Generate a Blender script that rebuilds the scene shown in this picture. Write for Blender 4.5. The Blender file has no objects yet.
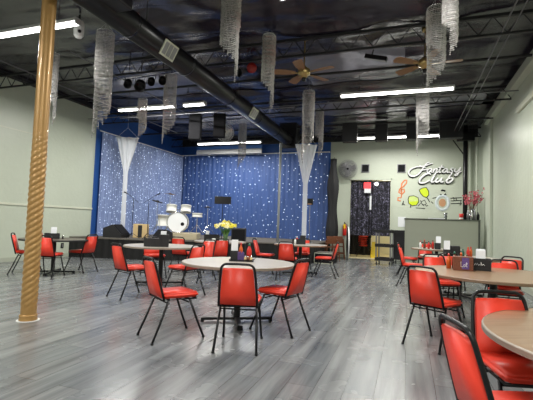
import bpy, bmesh, math, random
from mathutils import Vector, Matrix, noise
random.seed(7)
PI = math.pi
sc = bpy.context.scene
C = sc.collection

# ------------------------------------------------------------------ camera frame
CAM_H = 1.2797
FPX = 402.59
CR = Vector((0.94335049, 0.3299649, 0.03482851))
CU = Vector((-0.01406987, -0.06509291, 0.99778001))
CF = Vector((-0.33149947, 0.94174629, 0.05676287))
O = Vector((0, 0, CAM_H))
def ray(x, y): return CF + CR*((x-266.5)/FPX) - CU*((y-200)/FPX)
def on(x, y, ax, val):
    v = ray(x, y); return O + v*((val-O[ax])/v[ax])
def at(x, y, d): return O + ray(x, y)*d

XL, XR, YB, YF, ZC = -10.05, 2.4, 16.5, -6.0, 5.05

# ------------------------------------------------------------------ materials
def mat(name, col, rough=0.5, metal=0.0, var=0.0, vscale=8.0, bump=0.0, bscale=60.0, coat=0.0, emit=None, es=0.0, spec=0.5, alpha=1.0, trans=0.0):
    m = bpy.data.materials.new(name); m.use_nodes = True
    nt = m.node_tree; b = nt.nodes['Principled BSDF']
    b.inputs['Roughness'].default_value = rough; b.inputs['Metallic'].default_value = metal
    b.inputs['Coat Weight'].default_value = coat
    b.inputs['Specular IOR Level'].default_value = spec
    b.inputs['Alpha'].default_value = alpha
    b.inputs['Transmission Weight'].default_value = trans
    tc = nt.nodes.new('ShaderNodeTexCoord')
    nz = nt.nodes.new('ShaderNodeTexNoise'); nz.inputs['Scale'].default_value = vscale; nz.inputs['Detail'].default_value = 4
    nt.links.new(tc.outputs['Object'], nz.inputs['Vector'])
    mx = nt.nodes.new('ShaderNodeMix'); mx.data_type = 'RGBA'
    lo = [c*(1-var) for c in col]; hi = [min(1, c*(1+var)) for c in col]
    mx.inputs[6].default_value = (*lo, 1); mx.inputs[7].default_value = (*hi, 1)
    nt.links.new(nz.outputs['Fac'], mx.inputs[0]); nt.links.new(mx.outputs[2], b.inputs['Base Color'])
    if bump:
        n2 = nt.nodes.new('ShaderNodeTexNoise'); n2.inputs['Scale'].default_value = bscale; n2.inputs['Detail'].default_value = 3
        nt.links.new(tc.outputs['Object'], n2.inputs['Vector'])
        bp = nt.nodes.new('ShaderNodeBump'); bp.inputs['Strength'].default_value = bump; bp.inputs['Distance'].default_value = 0.02
        nt.links.new(n2.outputs['Fac'], bp.inputs['Height']); nt.links.new(bp.outputs['Normal'], b.inputs['Normal'])
    if emit:
        b.inputs['Emission Color'].default_value = (*emit, 1); b.inputs['Emission Strength'].default_value = es
    return m

def hx(s):
    r = [int(s[i:i+2], 16)/255 for i in (0, 2, 4)]
    return tuple(c/12.92 if c <= .04045 else ((c+.055)/1.055)**2.4 for c in r)

M = {}
M['wall'] = mat('wall_paint', hx('b8bfaf'), .38, var=.06, vscale=1.2, bump=.35, bscale=9, spec=.5)
M['rail'] = mat('rail_paint', hx('c3c6b4'), .4, var=.05)
M['base'] = mat('baseboard_paint', hx('a4a99a'), .4, var=.05)
M['black'] = mat('black_metal', (.006, .006, .007), .35, var=.2, spec=.28)
M['blackmatte'] = mat('black_matte', (.010, .010, .012), .7, var=.3, vscale=5)
M['red'] = mat('red_vinyl', hx('d63a28'), .38, var=.06, vscale=14, bump=.08, bscale=240, spec=.4)
M['redpipe'] = mat('dark_red_plastic', hx('8e1a14'), .4, var=.05)
M['plastic_red'] = mat('red_plastic', (.55, .02, .015), .3, var=.1)
M['tabletop'] = mat('grey_laminate', hx('b3aca0'), .3, var=.05, vscale=9, coat=.2)
M['tabledge'] = mat('brown_edge', hx('7d6550'), .4, var=.1)
M['tabledge_grey'] = mat('ribbed_edge', hx('8a8175'), .4, var=.1)
M['gold'] = mat('gold_paint', hx('a8824c'), .36, metal=.25, var=.12, vscale=6, coat=.2)
M['white'] = mat('white_plastic', (.72, .73, .72), .4, var=.04)
M['paper'] = mat('white_paper', (.8, .82, .86), .8, var=.04)
M['chrome'] = mat('chrome', (.7, .7, .7), .2, metal=1, var=.05)
M['grey'] = mat('grey_metal', (.25, .25, .26), .4, metal=.5, var=.1)
M['duct'] = mat('black_duct', (.007, .007, .009), .3, var=.3, vscale=2, spec=.35)
M['cream'] = mat('cream_vinyl', hx('c9ae7e'), .6, var=.1)
M['wood'] = mat('varnished_wood', hx('6b3a1e'), .4, var=.3, vscale=14)
M['blade'] = mat('oak_blade', hx('7d5a38'), .45, var=.2, vscale=10)
M['brass'] = mat('antique_brass', hx('a08a5a'), .3, metal=.8, var=.1)
M['orange'] = mat('orange_paint', hx('d27a4c'), .6, var=.1)
M['lime'] = mat('lime_paint', hx('c3d71c'), .5, var=.1)
M['limepale'] = mat('pale_lime_paint', hx('c2d47a'), .5, var=.15, vscale=20)
M['ring'] = mat('pale_blue_grey_paint', hx('c3cdcf'), .5, var=.06)
M['tan'] = mat('tan_paint', hx('b98b66'), .5, var=.2, vscale=20)
M['signwhite'] = mat('sign_white', (.85, .85, .86), .35)
M['purple'] = mat('purple_paper', hx('5a4280'), .5, var=.5, vscale=50)
M['brownpack'] = mat('brown_packets', hx('6d3a24'), .5, var=.7, vscale=60)
M['orangesauce'] = mat('orange_sauce', hx('c8581c'), .3, var=.3, vscale=30)
M['green'] = mat('green_plastic', hx('1b5a48'), .4, var=.1)
M['leaf'] = mat('leaf_green', hx('4f7f3a'), .6, var=.3, vscale=30)
M['yellow'] = mat('yellow_petal', hx('f0de4a'), .6, var=.25, vscale=30)
M['creampetal'] = mat('cream_petal', hx('f2ecb4'), .6, var=.1)
M['pink'] = mat('pink_petal', hx('c05a66'), .6, var=.2, vscale=30)
M['yellowsign'] = mat('yellow_plastic', hx('e8c800'), .4, var=.04)
M['glass'] = mat('clear_glass', (.85, .9, .88), .05, trans=.9)
M['greenglass'] = mat('green_vase_glass', hx('6f9668'), .1, trans=.5)
M['bar'] = mat('partition_paint', hx('a3a898'), .45, var=.05, vscale=2, bump=.1)
M['dark_trim'] = mat('dark_trim', hx('4d524a'), .5, var=.1)
M['stagetop'] = mat('stage_carpet', hx('5f5a54'), .85, var=.2, vscale=6, bump=.3, bscale=200)
M['post'] = mat('grey_post_paint', hx('9da2a4'), .4, var=.05)
M['darktop'] = mat('dark_laminate', hx('4a3f37'), .35, var=.1)
M['skirt'] = mat('black_skirt', (.004, .004, .0045), .8, var=.3, vscale=5)
M['riser'] = mat('riser_carpet', hx('b0a68c'), .9, var=.15)
M['drumshell'] = mat('white_drum_shell', (.75, .75, .72), .2, coat=.4)
M['drumhead'] = mat('white_drum_head', (.8, .82, .84), .5)
M['cymbal'] = mat('bronze_cymbal', hx('8c6a30'), .3, metal=.9)
M['silverceil'] = mat('silver_sheeting', (.20, .20, .24), .25, metal=.3, var=.2, vscale=3, bump=.4, bscale=6)  # silver-grey colour of the lighter ceiling sections
M['plum'] = mat('black_ceiling_fabric', (.017, .013, .023), .25, var=.3, vscale=2, bump=.5, bscale=4, spec=.6)
M['truss'] = mat('dark_steel', (.007, .007, .009), .6, metal=0, var=.2)
M['conduit'] = mat('galvanised_conduit', (.16, .16, .17), .35, metal=.8, var=.1)
M['speaker'] = mat('dark_grey_speaker', (.013, .013, .015), .85, var=.2, bump=.3, bscale=300, spec=.1)
M['speaker_black'] = mat('black_speaker', (.013, .013, .016), .6, var=.2, bump=.3, bscale=300)
M['housing'] = mat('white_housing', (.55, .55, .55), .4)
M['tube'] = mat('lit_tube', (.9, .9, .9), .5, emit=(1, .98, .93), es=9)
M['tulle'] = mat('white_tulle', (.82, .84, .88), .7, var=.1, vscale=6, alpha=.52)
M['tile'] = mat('cream_tile', hx('c9bd98'), .4, var=.08, vscale=3)
M['yellowwall'] = mat('cream_wall', hx('e2dcc0'), .6, var=.05)
M['redglow'] = mat('red_lit_sign', (.7, .02, .02), .4, emit=(1, .05, .06), es=1.6)
M['whiteglow'] = mat('white_lamp', (1, 1, 1), .4, emit=(1, .97, .9), es=6)
M['bluebeam'] = mat('blue_painted_beam', hx('3f6fb4'), .5, var=.1)
M['poster'] = mat('white_notice', (.7, .72, .74), .6, var=.05)

def crystal_mat():
    m = mat('crystal_bead', (.42, .41, .40), .15, metal=.5, var=.9, vscale=45, spec=.8)
    return m
M['crystal'] = crystal_mat()

def floor_mat():
    m = bpy.data.materials.new('grey_wood_planks'); m.use_nodes = True
    nt = m.node_tree; L = nt.links; N = nt.nodes; b = N['Principled BSDF']
    tc = N.new('ShaderNodeTexCoord'); sp = N.new('ShaderNodeSeparateXYZ'); cb = N.new('ShaderNodeCombineXYZ')
    L.new(tc.outputs['Object'], sp.inputs[0]); L.new(sp.outputs['Y'], cb.inputs['X']); L.new(sp.outputs['X'], cb.inputs['Y'])
    br = N.new('ShaderNodeTexBrick'); L.new(cb.outputs[0], br.inputs['Vector'])
    br.inputs['Scale'].default_value = 1; br.inputs['Brick Width'].default_value = 1.22; br.inputs['Row Height'].default_value = .225
    br.inputs['Mortar Size'].default_value = .0022; br.inputs['Mortar Smooth'].default_value = .3; br.offset = .37
    br.inputs['Color1'].default_value = (*hx('767a7d'), 1); br.inputs['Color2'].default_value = (*hx('8a8c8d'), 1); br.inputs['Mortar'].default_value = (*hx('45474a'), 1)
    mp = N.new('ShaderNodeMapping'); L.new(cb.outputs[0], mp.inputs['Vector']); mp.inputs['Scale'].default_value = (.42, 6.5, 1)
    nz = N.new('ShaderNodeTexNoise'); nz.inputs['Scale'].default_value = 1.3; nz.inputs['Detail'].default_value = 6; nz.inputs['Roughness'].default_value = .6
    L.new(mp.outputs[0], nz.inputs['Vector'])
    rp = N.new('ShaderNodeValToRGB'); L.new(nz.outputs['Fac'], rp.inputs[0])
    rp.color_ramp.elements[0].position = .32; rp.color_ramp.elements[0].color = (.40, .40, .415, 1)
    rp.color_ramp.elements[1].position = .66; rp.color_ramp.elements[1].color = (1.0, 1.0, .99, 1)
    mx = N.new('ShaderNodeMix'); mx.data_type = 'RGBA'; mx.blend_type = 'MULTIPLY'; mx.inputs[0].default_value = 1
    L.new(br.outputs['Color'], mx.inputs[6]); L.new(rp.outputs[0], mx.inputs[7]); L.new(mx.outputs[2], b.inputs['Base Color'])
    n2 = N.new('ShaderNodeTexNoise'); n2.inputs['Scale'].default_value = 3; L.new(tc.outputs['Object'], n2.inputs['Vector'])
    mr = N.new('ShaderNodeMapRange'); L.new(n2.outputs['Fac'], mr.inputs[0]); mr.inputs[3].default_value = .2; mr.inputs[4].default_value = .32
    L.new(mr.outputs[0], b.inputs['Roughness']); b.inputs['Specular IOR Level'].default_value = .6
    bp = N.new('ShaderNodeBump'); bp.inputs['Strength'].default_value = .04; bp.inputs['Distance'].default_value = .004
    L.new(br.outputs['Fac'], bp.inputs['Height']); bp.invert = True; L.new(bp.outputs[0], b.inputs['Normal'])
    return m
M['floor'] = floor_mat()

def wood_top(name, a, bcol):
    m = bpy.data.materials.new(name); m.use_nodes = True
    nt = m.node_tree; L = nt.links; N = nt.nodes; b = N['Principled BSDF']
    tc = N.new('ShaderNodeTexCoord'); mp = N.new('ShaderNodeMapping'); L.new(tc.outputs['Object'], mp.inputs[0]); mp.inputs['Scale'].default_value = (2, 26, 2)
    nz = N.new('ShaderNodeTexNoise'); nz.inputs['Scale'].default_value = 1.5; nz.inputs['Detail'].default_value = 6; L.new(mp.outputs[0], nz.inputs[0])
    mx = N.new('ShaderNodeMix'); mx.data_type = 'RGBA'; mx.inputs[6].default_value = (*a, 1); mx.inputs[7].default_value = (*bcol, 1)
    L.new(nz.outputs['Fac'], mx.inputs[0]); L.new(mx.outputs[2], b.inputs['Base Color'])
    b.inputs['Roughness'].default_value = .33; b.inputs['Coat Weight'].default_value = .15
    return m
M['woodtop'] = wood_top('brown_wood_laminate', hx('765a44'), hx('a3866a'))
M['greytop'] = wood_top('pale_grey_wood_laminate', hx('a39c92'), hx('bab3a8'))

def star_mat(name, base, axis, scale, thr, es, streak):
    """blue fabric sewn with small lit LED points"""
    m = bpy.data.materials.new(name); m.use_nodes = True
    nt = m.node_tree; L = nt.links; N = nt.nodes; b = N['Principled BSDF']
    tc = N.new('ShaderNodeTexCoord'); sp = N.new('ShaderNodeSeparateXYZ'); cb = N.new('ShaderNodeCombineXYZ')
    L.new(tc.outputs['Object'], sp.inputs[0]); L.new(sp.outputs[axis], cb.inputs['X']); L.new(sp.outputs['Z'], cb.inputs['Y'])
    vo = N.new('ShaderNodeTexVoronoi'); vo.voronoi_dimensions = '2D'; vo.inputs['Scale'].default_value = scale; L.new(cb.outputs[0], vo.inputs['Vector'])
    lt = N.new('ShaderNodeMath'); lt.operation = 'LESS_THAN'; lt.inputs[1].default_value = thr; L.new(vo.outputs['Distance'], lt.inputs[0])
    sc_ = N.new('ShaderNodeSeparateColor'); L.new(vo.outputs['Color'], sc_.inputs[0])
    pw = N.new('ShaderNodeMath'); pw.operation = 'POWER'; pw.inputs[1].default_value = 1.6; L.new(sc_.outputs[0], pw.inputs[0])
    mu = N.new('ShaderNodeMath'); mu.operation = 'MULTIPLY'; L.new(lt.outputs[0], mu.inputs[0]); L.new(pw.outputs[0], mu.inputs[1])
    m2 = N.new('ShaderNodeMath'); m2.operation = 'MULTIPLY'; m2.inputs[1].default_value = es; L.new(mu.outputs[0], m2.inputs[0])
    L.new(m2.outputs[0], b.inputs['Emission Strength']); b.inputs['Emission Color'].default_value = (.75, .88, 1, 1)
    mp = N.new('ShaderNodeMapping'); L.new(cb.outputs[0], mp.inputs[0]); mp.inputs['Scale'].default_value = (9, .7, 1)
    nz = N.new('ShaderNodeTexNoise'); nz.inputs['Scale'].default_value = 1.5; nz.inputs['Detail'].default_value = 5; L.new(mp.outputs[0], nz.inputs[0])
    mx = N.new('ShaderNodeMix'); mx.data_type = 'RGBA'
    mx.inputs[6].default_value = (*[c*.7 for c in base], 1); mx.inputs[7].default_value = (*[min(1, c*1.35+streak) for c in base], 1)
    L.new(nz.outputs['Fac'], mx.inputs[0]); L.new(mx.outputs[2], b.inputs['Base Color']); b.inputs['Roughness'].default_value = .6
    return m
M['star'] = star_mat('blue_star_cloth', hx('2d4c88'), 'X', 4.4, .075, 2.4, 0.02)
M['starside'] = star_mat('blue_star_cloth_dense', hx('42609a'), 'Y', 8.5, .14, 1.5, .26)
M['bluewall'] = mat('blue_paint', hx('27549c'), .5, var=.1, vscale=2)

def pattern_mat():
    m = bpy.data.materials.new('black_patterned_cloth'); m.use_nodes = True
    nt = m.node_tree; L = nt.links; N = nt.nodes; b = N['Principled BSDF']
    tc = N.new('ShaderNodeTexCoord'); mp = N.new('ShaderNodeMapping'); L.new(tc.outputs['Object'], mp.inputs[0]); mp.inputs['Scale'].default_value = (1, 0, .75)
    nz = N.new('ShaderNodeTexNoise'); nz.inputs['Scale'].default_value = 9; nz.inputs['Detail'].default_value = 2; nz.inputs['Distortion'].default_value = 2.5
    L.new(mp.outputs[0], nz.inputs[0])
    rp = N.new('ShaderNodeValToRGB'); L.new(nz.outputs['Fac'], rp.inputs[0])
    rp.color_ramp.elements[0].position = .54; rp.color_ramp.elements[0].color = (.011, .011, .018, 1)
    rp.color_ramp.elements[1].position = .64; rp.color_ramp.elements[1].color = (.17, .16, .24, 1)
    L.new(rp.outputs[0], b.inputs['Base Color']); b.inputs['Roughness'].default_value = .7
    return m
M['pattern'] = pattern_mat()

# ------------------------------------------------------------------ helpers
def tag(o, label=None, cat=None, group=None, kind=None):
    if label: o['label'] = label
    if cat: o['category'] = cat
    if group: o['group'] = group
    if kind: o['kind'] = kind
    return o

def obj(name, bm, m, parent=None, smooth=False, label=None):
    bmesh.ops.recalc_face_normals(bm, faces=bm.faces)
    me = bpy.data.meshes.new(name); bm.to_mesh(me); bm.free()
    me.materials.append(M[m] if isinstance(m, str) else m)
    o = bpy.data.objects.new(name, me); C.objects.link(o)
    if parent: o.parent = parent
    if smooth:
        for p in me.polygons: p.use_smooth = True
    if label: o['label'] = label
    return o

def thing(name, label, cat, loc=(0, 0, 0), rz=0, group=None, rot=None):
    o = bpy.data.objects.new(name, None); C.objects.link(o); o.empty_display_size = .1
    o.location = loc; o.rotation_euler = rot if rot else (0, 0, rz)
    return tag(o, label, cat, group)

def place(o, loc, rz=0):
    o.location = loc; o.rotation_euler = (0, 0, rz); return o

def struct(name, bm, m, parent=None):
    o = obj(name, bm, m, parent)
    if not parent: o['kind'] = 'structure'
    return o

def dup(root, loc, rz, label=None, group=None):
    r = root.copy(); C.objects.link(r); r.location = loc; r.rotation_euler = (0, 0, rz)
    if label: r['label'] = label
    if group: r['group'] = group
    for ch in list(root.children):
        c = ch.copy(); C.objects.link(c); c.parent = r
        for g in list(ch.children):
            d = g.copy(); C.objects.link(d); d.parent = c
    return r

def B(): return bmesh.new()

def box(bm, x0, x1, y0, y1, z0, z1, bev=0):
    r = bmesh.ops.create_cube(bm, size=1)
    for v in r['verts']:
        v.co = Vector(((x0+x1)/2+v.co.x*(x1-x0), (y0+y1)/2+v.co.y*(y1-y0), (z0+z1)/2+v.co.z*(z1-z0)))
    if bev:
        es = {e for v in r['verts'] for e in v.link_edges}
        bmesh.ops.bevel(bm, geom=list(es), offset=bev, segments=2, affect='EDGES', profile=.5)
    return bm

def tube(bm, pts, r, n=8, closed=False, cap=True):
    pts = [Vector(p) for p in pts]; k = len(pts)
    rs = r if isinstance(r, (list, tuple)) else [r]*k
    rings = []; prev = None
    for i, p in enumerate(pts):
        if closed: t = (pts[(i+1) % k]-pts[i-1]).normalized()
        elif i == 0: t = (pts[1]-pts[0]).normalized()
        elif i == k-1: t = (pts[-1]-pts[-2]).normalized()
        else: t = ((pts[i+1]-p).normalized()+(p-pts[i-1]).normalized()).normalized()
        if prev is None:
            a = Vector((0, 0, 1)) if abs(t.z) < .9 else Vector((1, 0, 0))
            u = t.cross(a).normalized()
        else:
            u = (prev-t*prev.dot(t)).normalized()
        prev = u; w = t.cross(u)
        rings.append([bm.verts.new(p+(u*math.cos(2*PI*j/n)+w*math.sin(2*PI*j/n))*rs[i]) for j in range(n)])
    for i in range(k if closed else k-1):
        a, b = rings[i], rings[(i+1) % k]
        for j in range(n): bm.faces.new((a[j], a[(j+1) % n], b[(j+1) % n], b[j]))
    if cap and not closed:
        bm.faces.new(rings[0][::-1]); bm.faces.new(rings[-1])
    return bm

def lathe(bm, prof, cx=0, cy=0, n=24, z0=0):
    rings = []
    for r, z in prof:
        if r < 1e-5: rings.append([bm.verts.new((cx, cy, z+z0))])
        else: rings.append([bm.verts.new((cx+r*math.cos(2*PI*j/n), cy+r*math.sin(2*PI*j/n), z+z0)) for j in range(n)])
    for a, b in zip(rings, rings[1:]):
        for j in range(n):
            q = (j+1) % n
            if len(a) == 1 and len(b) == 1: continue
            if len(a) == 1: bm.faces.new((a[0], b[q], b[j]))
            elif len(b) == 1: bm.faces.new((a[j], a[q], b[0]))
            else: bm.faces.new((a[j], a[q], b[q], b[j]))
    return bm

def prism(bm, pts, z0, z1):
    lo = [bm.verts.new((x, y, z0)) for x, y in pts]; hi = [bm.verts.new((x, y, z1)) for x, y in pts]
    bm.faces.new(lo[::-1]); bm.faces.new(hi); k = len(pts)
    for i in range(k): bm.faces.new((lo[i], lo[(i+1) % k], hi[(i+1) % k], hi[i]))
    return bm

def xprism(bm, pts, y0, y1):
    """outline in x,z extruded along y"""
    lo = [bm.verts.new((x, y0, z)) for x, z in pts]; hi = [bm.verts.new((x, y1, z)) for x, z in pts]
    bm.faces.new(lo); bm.faces.new(hi[::-1]); k = len(pts)
    for i in range(k): bm.faces.new((lo[i], hi[i], hi[(i+1) % k], lo[(i+1) % k]))
    return bm

def xform(bm, mtx):
    bmesh.ops.transform(bm, matrix=mtx, verts=bm.verts); return bm

# ------------------------------------------------------------------ room shell
struct('floor', box(B(), XL-.3, XR+.3, YF-.3, YB+.3, -.2, 0), 'floor')

def sheet(nx, ny, x0, x1, y0, y1, fz):
    bm = B(); g = []
    for j in range(ny+1):
        row = []
        for i in range(nx+1):
            x = x0+(x1-x0)*i/nx; y = y0+(y1-y0)*j/ny
            row.append(bm.verts.new((x, y, fz(x, y))))
        g.append(row)
    for j in range(ny):
        for i in range(nx): bm.faces.new((g[j][i], g[j][i+1], g[j+1][i+1], g[j+1][i]))
    return bm
struct('ceiling', box(B(), XL-.3, XR+.3, YF-.3, YB+.3, ZC+.12, ZC+.3), 'blackmatte')

def fold_z(x, y):
    n1 = noise.noise(Vector((x*.25, y*.9, 0))); n2 = noise.noise(Vector((x*.9+y*.5, y*2.3-x*.3, 4))); n3 = abs(noise.noise(Vector((x*1.3, y*5, 9))))
    e = min(1, max(0, (XR-.02-x)/1.6), max(0, (x-XL)/1.2))
    return ZC-.06-.06*e+e*(.11*n1+.07*n2+.05*n3)
def swag(name, x0, x1, y0, y1, m, label, dz=0):
    bm = sheet(int((x1-x0)*9), int((y1-y0)*11), x0, x1, y0, y1, lambda x, y: min(ZC+.1, fold_z(x, y)+dz-.07*math.sin(PI*(y-y0)/(y1-y0))))
    o = obj(name, bm, m, None, True); tag(o, label, 'ceiling fabric', kind='structure'); return o
swag('trim_1', XL+.02, XR-.02, YF+.1, 8.5, 'plum', None)
swag('trim_2', XL+.02, XR-.02, 10.2, 12.0, 'plum', None, .03)
swag('trim_3', XL+.02, XR-.02, 13.2, YB-.02, 'plum', None, .03)
swag('trim_16', -.1, XR-.02, 8.5, 10.2, 'plum', None, .03)
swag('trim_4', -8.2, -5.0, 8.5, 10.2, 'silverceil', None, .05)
swag('trim_17', XL+.02, -8.2, 8.5, 10.2, 'plum', None, .05)
swag('trim_18', -5.0, -2.4, 8.5, 10.2, 'plum', None, .05)
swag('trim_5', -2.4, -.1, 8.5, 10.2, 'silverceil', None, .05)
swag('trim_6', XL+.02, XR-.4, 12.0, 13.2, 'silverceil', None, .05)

struct('trim_15', box(B(), XL, XR, YB-.12, YB-.01, ZC-.33, ZC-.02), 'blackmatte')
# walls
struct('wall_left', box(B(), XL-.2, XL, YF-.2, 10.85, 0, ZC+.1), 'wall')
struct('wall_stage_side', box(B(), XL-.2, XL, 10.85, YB+.2, 0, ZC+.1), 'bluewall')
struct('wall_right', box(B(), XR, XR+.2, YF-.2, YB+.2, 0, ZC+.1), 'wall')
DX0, DX1, DZ = -2.23, -.64, 3.14
bm = B(); box(bm, -3.05, DX0, YB, YB+.2, 0, ZC+.1); box(bm, DX1, XR, YB, YB+.2, 0, ZC+.1); box(bm, DX0, DX1, YB, YB+.2, DZ, ZC+.1)
struct('wall_back', bm, 'wall')
struct('wall_stage_back', box(B(), XL-.2, -3.05, YB, YB+.2, 0, ZC+.1), 'bluewall')
struct('wall_front', box(B(), XL-.2, XR+.2, YF-.2, YF, 0, ZC+.1), 'wall')
# left wall: chair rail, upper seam, baseboard
struct('trim_7', box(B(), XL, XL+.03, YF, 10.85, 1.52, 1.58, .006), 'rail')
struct('trim_8', box(B(), XL, XL+.008, YF, 8.6, 3.55, 3.58), 'rail')
struct('baseboard_left', box(B(), XL, XL+.02, YF, 10.2, 0, .12, .004), 'base')
struct('baseboard_right', box(B(), XR-.02, XR, YF, 15.0, 0, .14, .004), 'base')
bm = B(); box(bm, -2.9, DX0-.02, YB-.02, YB, 0, .1); box(bm, DX1+.02, XR, YB-.02, YB, 0, .1)
struct('baseboard_back', bm, 'base')
# left wall top black trim
bm = B(); box(bm, XL, XL+.16, YF, 10.85, ZC-.16, ZC-.02); struct('trim_9', bm, 'blackmatte')
# right wall top soffit & ledge, pilaster, corner pipes
bm = B(); box(bm, XR-.16, XR, YF, 14.2, ZC-.42, ZC-.22, .01); struct('trim_10', bm, 'wall')
bm = B(); box(bm, XR-.08, XR, 13.6, 14.0, 0, ZC-.4, .01); struct('trim_11', bm, 'wall')
bm = B(); tube(bm, [(XR-.1, 15.9, 1.5), (XR-.1, 15.9, 4.6)], .04, 10); tube(bm, [(XR-.25, 16.4, 0), (XR-.25, 16.4, 4.6)], .035, 10); struct('trim_12', bm, 'wall')
# cream beam on the right wall
o = struct('trim_13', box(B(), XR-.06, XR, 6.5, 10.6, 4.02, 4.14, .01), 'rail')
# door frame edges + back room
bm = B(); box(bm, DX0-.05, DX0+.01, YB-.03, YB+.22, 0, DZ+.05); box(bm, DX1-.01, DX1+.05, YB-.03, YB+.22, 0, DZ+.05); box(bm, DX0-.05, DX1+.05, YB-.03, YB+.22, DZ, DZ+.05)
struct('door_1', bm, 'wall')
struct('floor_back_room', box(B(), -4.2, .8, YB+.3, 20, -.2, .004), 'tile')
struct('trim_14', box(B(), DX0, DX1, YB-.06, YB+.32, 0, .012), 'tile')
bm = B(); box(bm, -4.2, .8, 20, 20.2, 0, 3.4); box(bm, -4.4, -4.2, YB+.2, 20.2, 0, 3.4); box(bm, .8, 1, YB+.2, 20.2, 0, 3.4)
struct('wall_back_room', bm, 'yellowwall')
struct('ceiling_back_room', box(B(), -4.4, 1, YB+.2, 20.2, 3.4, 3.5), 'yellowwall')

# ------------------------------------------------------------------ roof trusses
def truss(y, lab, x0=XL+.05, x1=XR-.05, zb=4.5, zt=4.86):
    t = thing('roof_truss', lab, 'roof truss', (0, y, zb), group='steel ceiling trusses')
    h = zt-zb
    obj('bottom_chord', box(B(), x0, x1, -.02, .02, 0, .035), 'truss', t)
    obj('top_chord', box(B(), x0, x1, -.03, .03, h-.05, h), 'truss', t)
    bm = B(); n = int((x1-x0)/.42); s = (x1-x0)/n
    for i in range(n):
        a = x0+i*s
        tube(bm, [(a, 0, .03), (a+s/2, 0, h-.03), (a+s, 0, .03)], .012, 5)
    obj('web', bm, 'truss', t)
    return t
for y, l in ((7.33, 'open web steel truss nearest the viewer, just before the ceiling fans'),
             (11.1, 'open web steel truss crossing between the middle and back light rows'),
             (15.4, 'farthest open web steel truss, behind the back row of lights')):
    truss(y, l)
def purlin(y, z, r, m, lab):
    tag(obj('ceiling_bar', tube(B(), [(XL+.05, y, z), (XR-.05, y, z)], r, 8), m), lab, 'ceiling bar', 'cross bars under the ceiling')
purlin(8.9, 4.72, .03, 'truss', 'dark round bar crossing the ceiling right behind the ceiling fans')
purlin(10.4, 4.5, .014, 'conduit', 'thin steel bar crossing the ceiling behind the middle row of lights')
purlin(13.3, 4.62, .03, 'truss', 'dark bar the hanging black speakers are fixed to')

# ------------------------------------------------------------------ lights
def fluor(x0, x1, y, z, lab, power, real=True):
    L_ = x1-x0
    t = thing('fluorescent_light', lab, 'ceiling light', ((x0+x1)/2, y, z), group='fluorescent strip lights')
    bm = B(); box(bm, -L_/2, L_/2, -.06, .06, .045, .10, .008); box(bm, -L_/2, -L_/2+.03, -.06, .06, 0, .05); box(bm, L_/2-.03, L_/2, -.06, .06, 0, .05)
    obj('housing', bm, 'housing', t)
    for s in (-1, 1): obj('lit_tube', tube(B(), [(-L_/2+.03, s*.03, .02), (L_/2-.03, s*.03, .02)], .02, 8), 'tube', t)
    for s in (-1, 1): obj('hanger', tube(B(), [(s*L_*.32, 0, .1), (s*L_*.32, 0, ZC-.1-z)], .006, 5), 'truss', t)
    ld = bpy.data.lights.new('tube_light', 'AREA'); ld.shape = 'RECTANGLE'; ld.size = L_-.06; ld.size_y = .1; ld.energy = power; ld.color = (1, .985, .93)
    lo = bpy.data.objects.new('tube_glow', ld); C.objects.link(lo); lo.parent = t; lo.location = (0, 0, -.01)
    return t
W = 180
fluor(-7.5, -5.1, 4.98, 4.4, 'fluorescent strip light behind the gold column, cut by the left edge', W)
fluor(-8.07, -6.15, 9.56, 4.4, 'long fluorescent strip light in front of the blue side wall', W*.8)
fluor(-5.88, -5.2, 9.54, 4.4, 'short fluorescent strip light just under the black duct', W*.3)
fluor(-8.24, -5.43, 14.6, 4.4, 'fluorescent strip light over the blue star backdrop', W)
fluor(-1.6, .95, 9.7, 4.4, 'long fluorescent strip light right of the left ceiling fan', W)
fluor(-1.8, .98, 14.6, 4.4, 'fluorescent strip light above the curtained doorway, behind black speakers', W)
fluor(-1.75, .7, 5.2, 4.42, 'fluorescent strip light at the top edge of the photo', W)
for i, (x, y) in enumerate(((-6.4, .3), (-.4, .3), (-6.4, -4), (-.4, -4))):
    fluor(x-1.2, x+1.2, y, 4.4, 'fluorescent strip light behind the viewer', W)
# back room lamp
t = thing('bulb_lamp', 'bright round lamp glowing at the top of the doorway', 'lamp', on(376.5, 184, 1, YB))
bm = B(); bmesh.ops.create_uvsphere(bm, u_segments=12, v_segments=8, radius=.07); obj('bulb', bm, 'whiteglow', t, True)
bm = B(); tube(bm, [(0, 0, .08), (0, 0, DZ-t.location.z)], .01, 6); obj('cord', bm, 'black', t)
ld = bpy.data.lights.new('room_lamp', 'POINT'); ld.energy = 85; ld.color = (1, .95, .8); ld.shadow_soft_size = .2
lo = bpy.data.objects.new('lamp_glow', ld); C.objects.link(lo); lo.parent = t; lo.location = (.3, 1.6, -.2)

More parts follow.
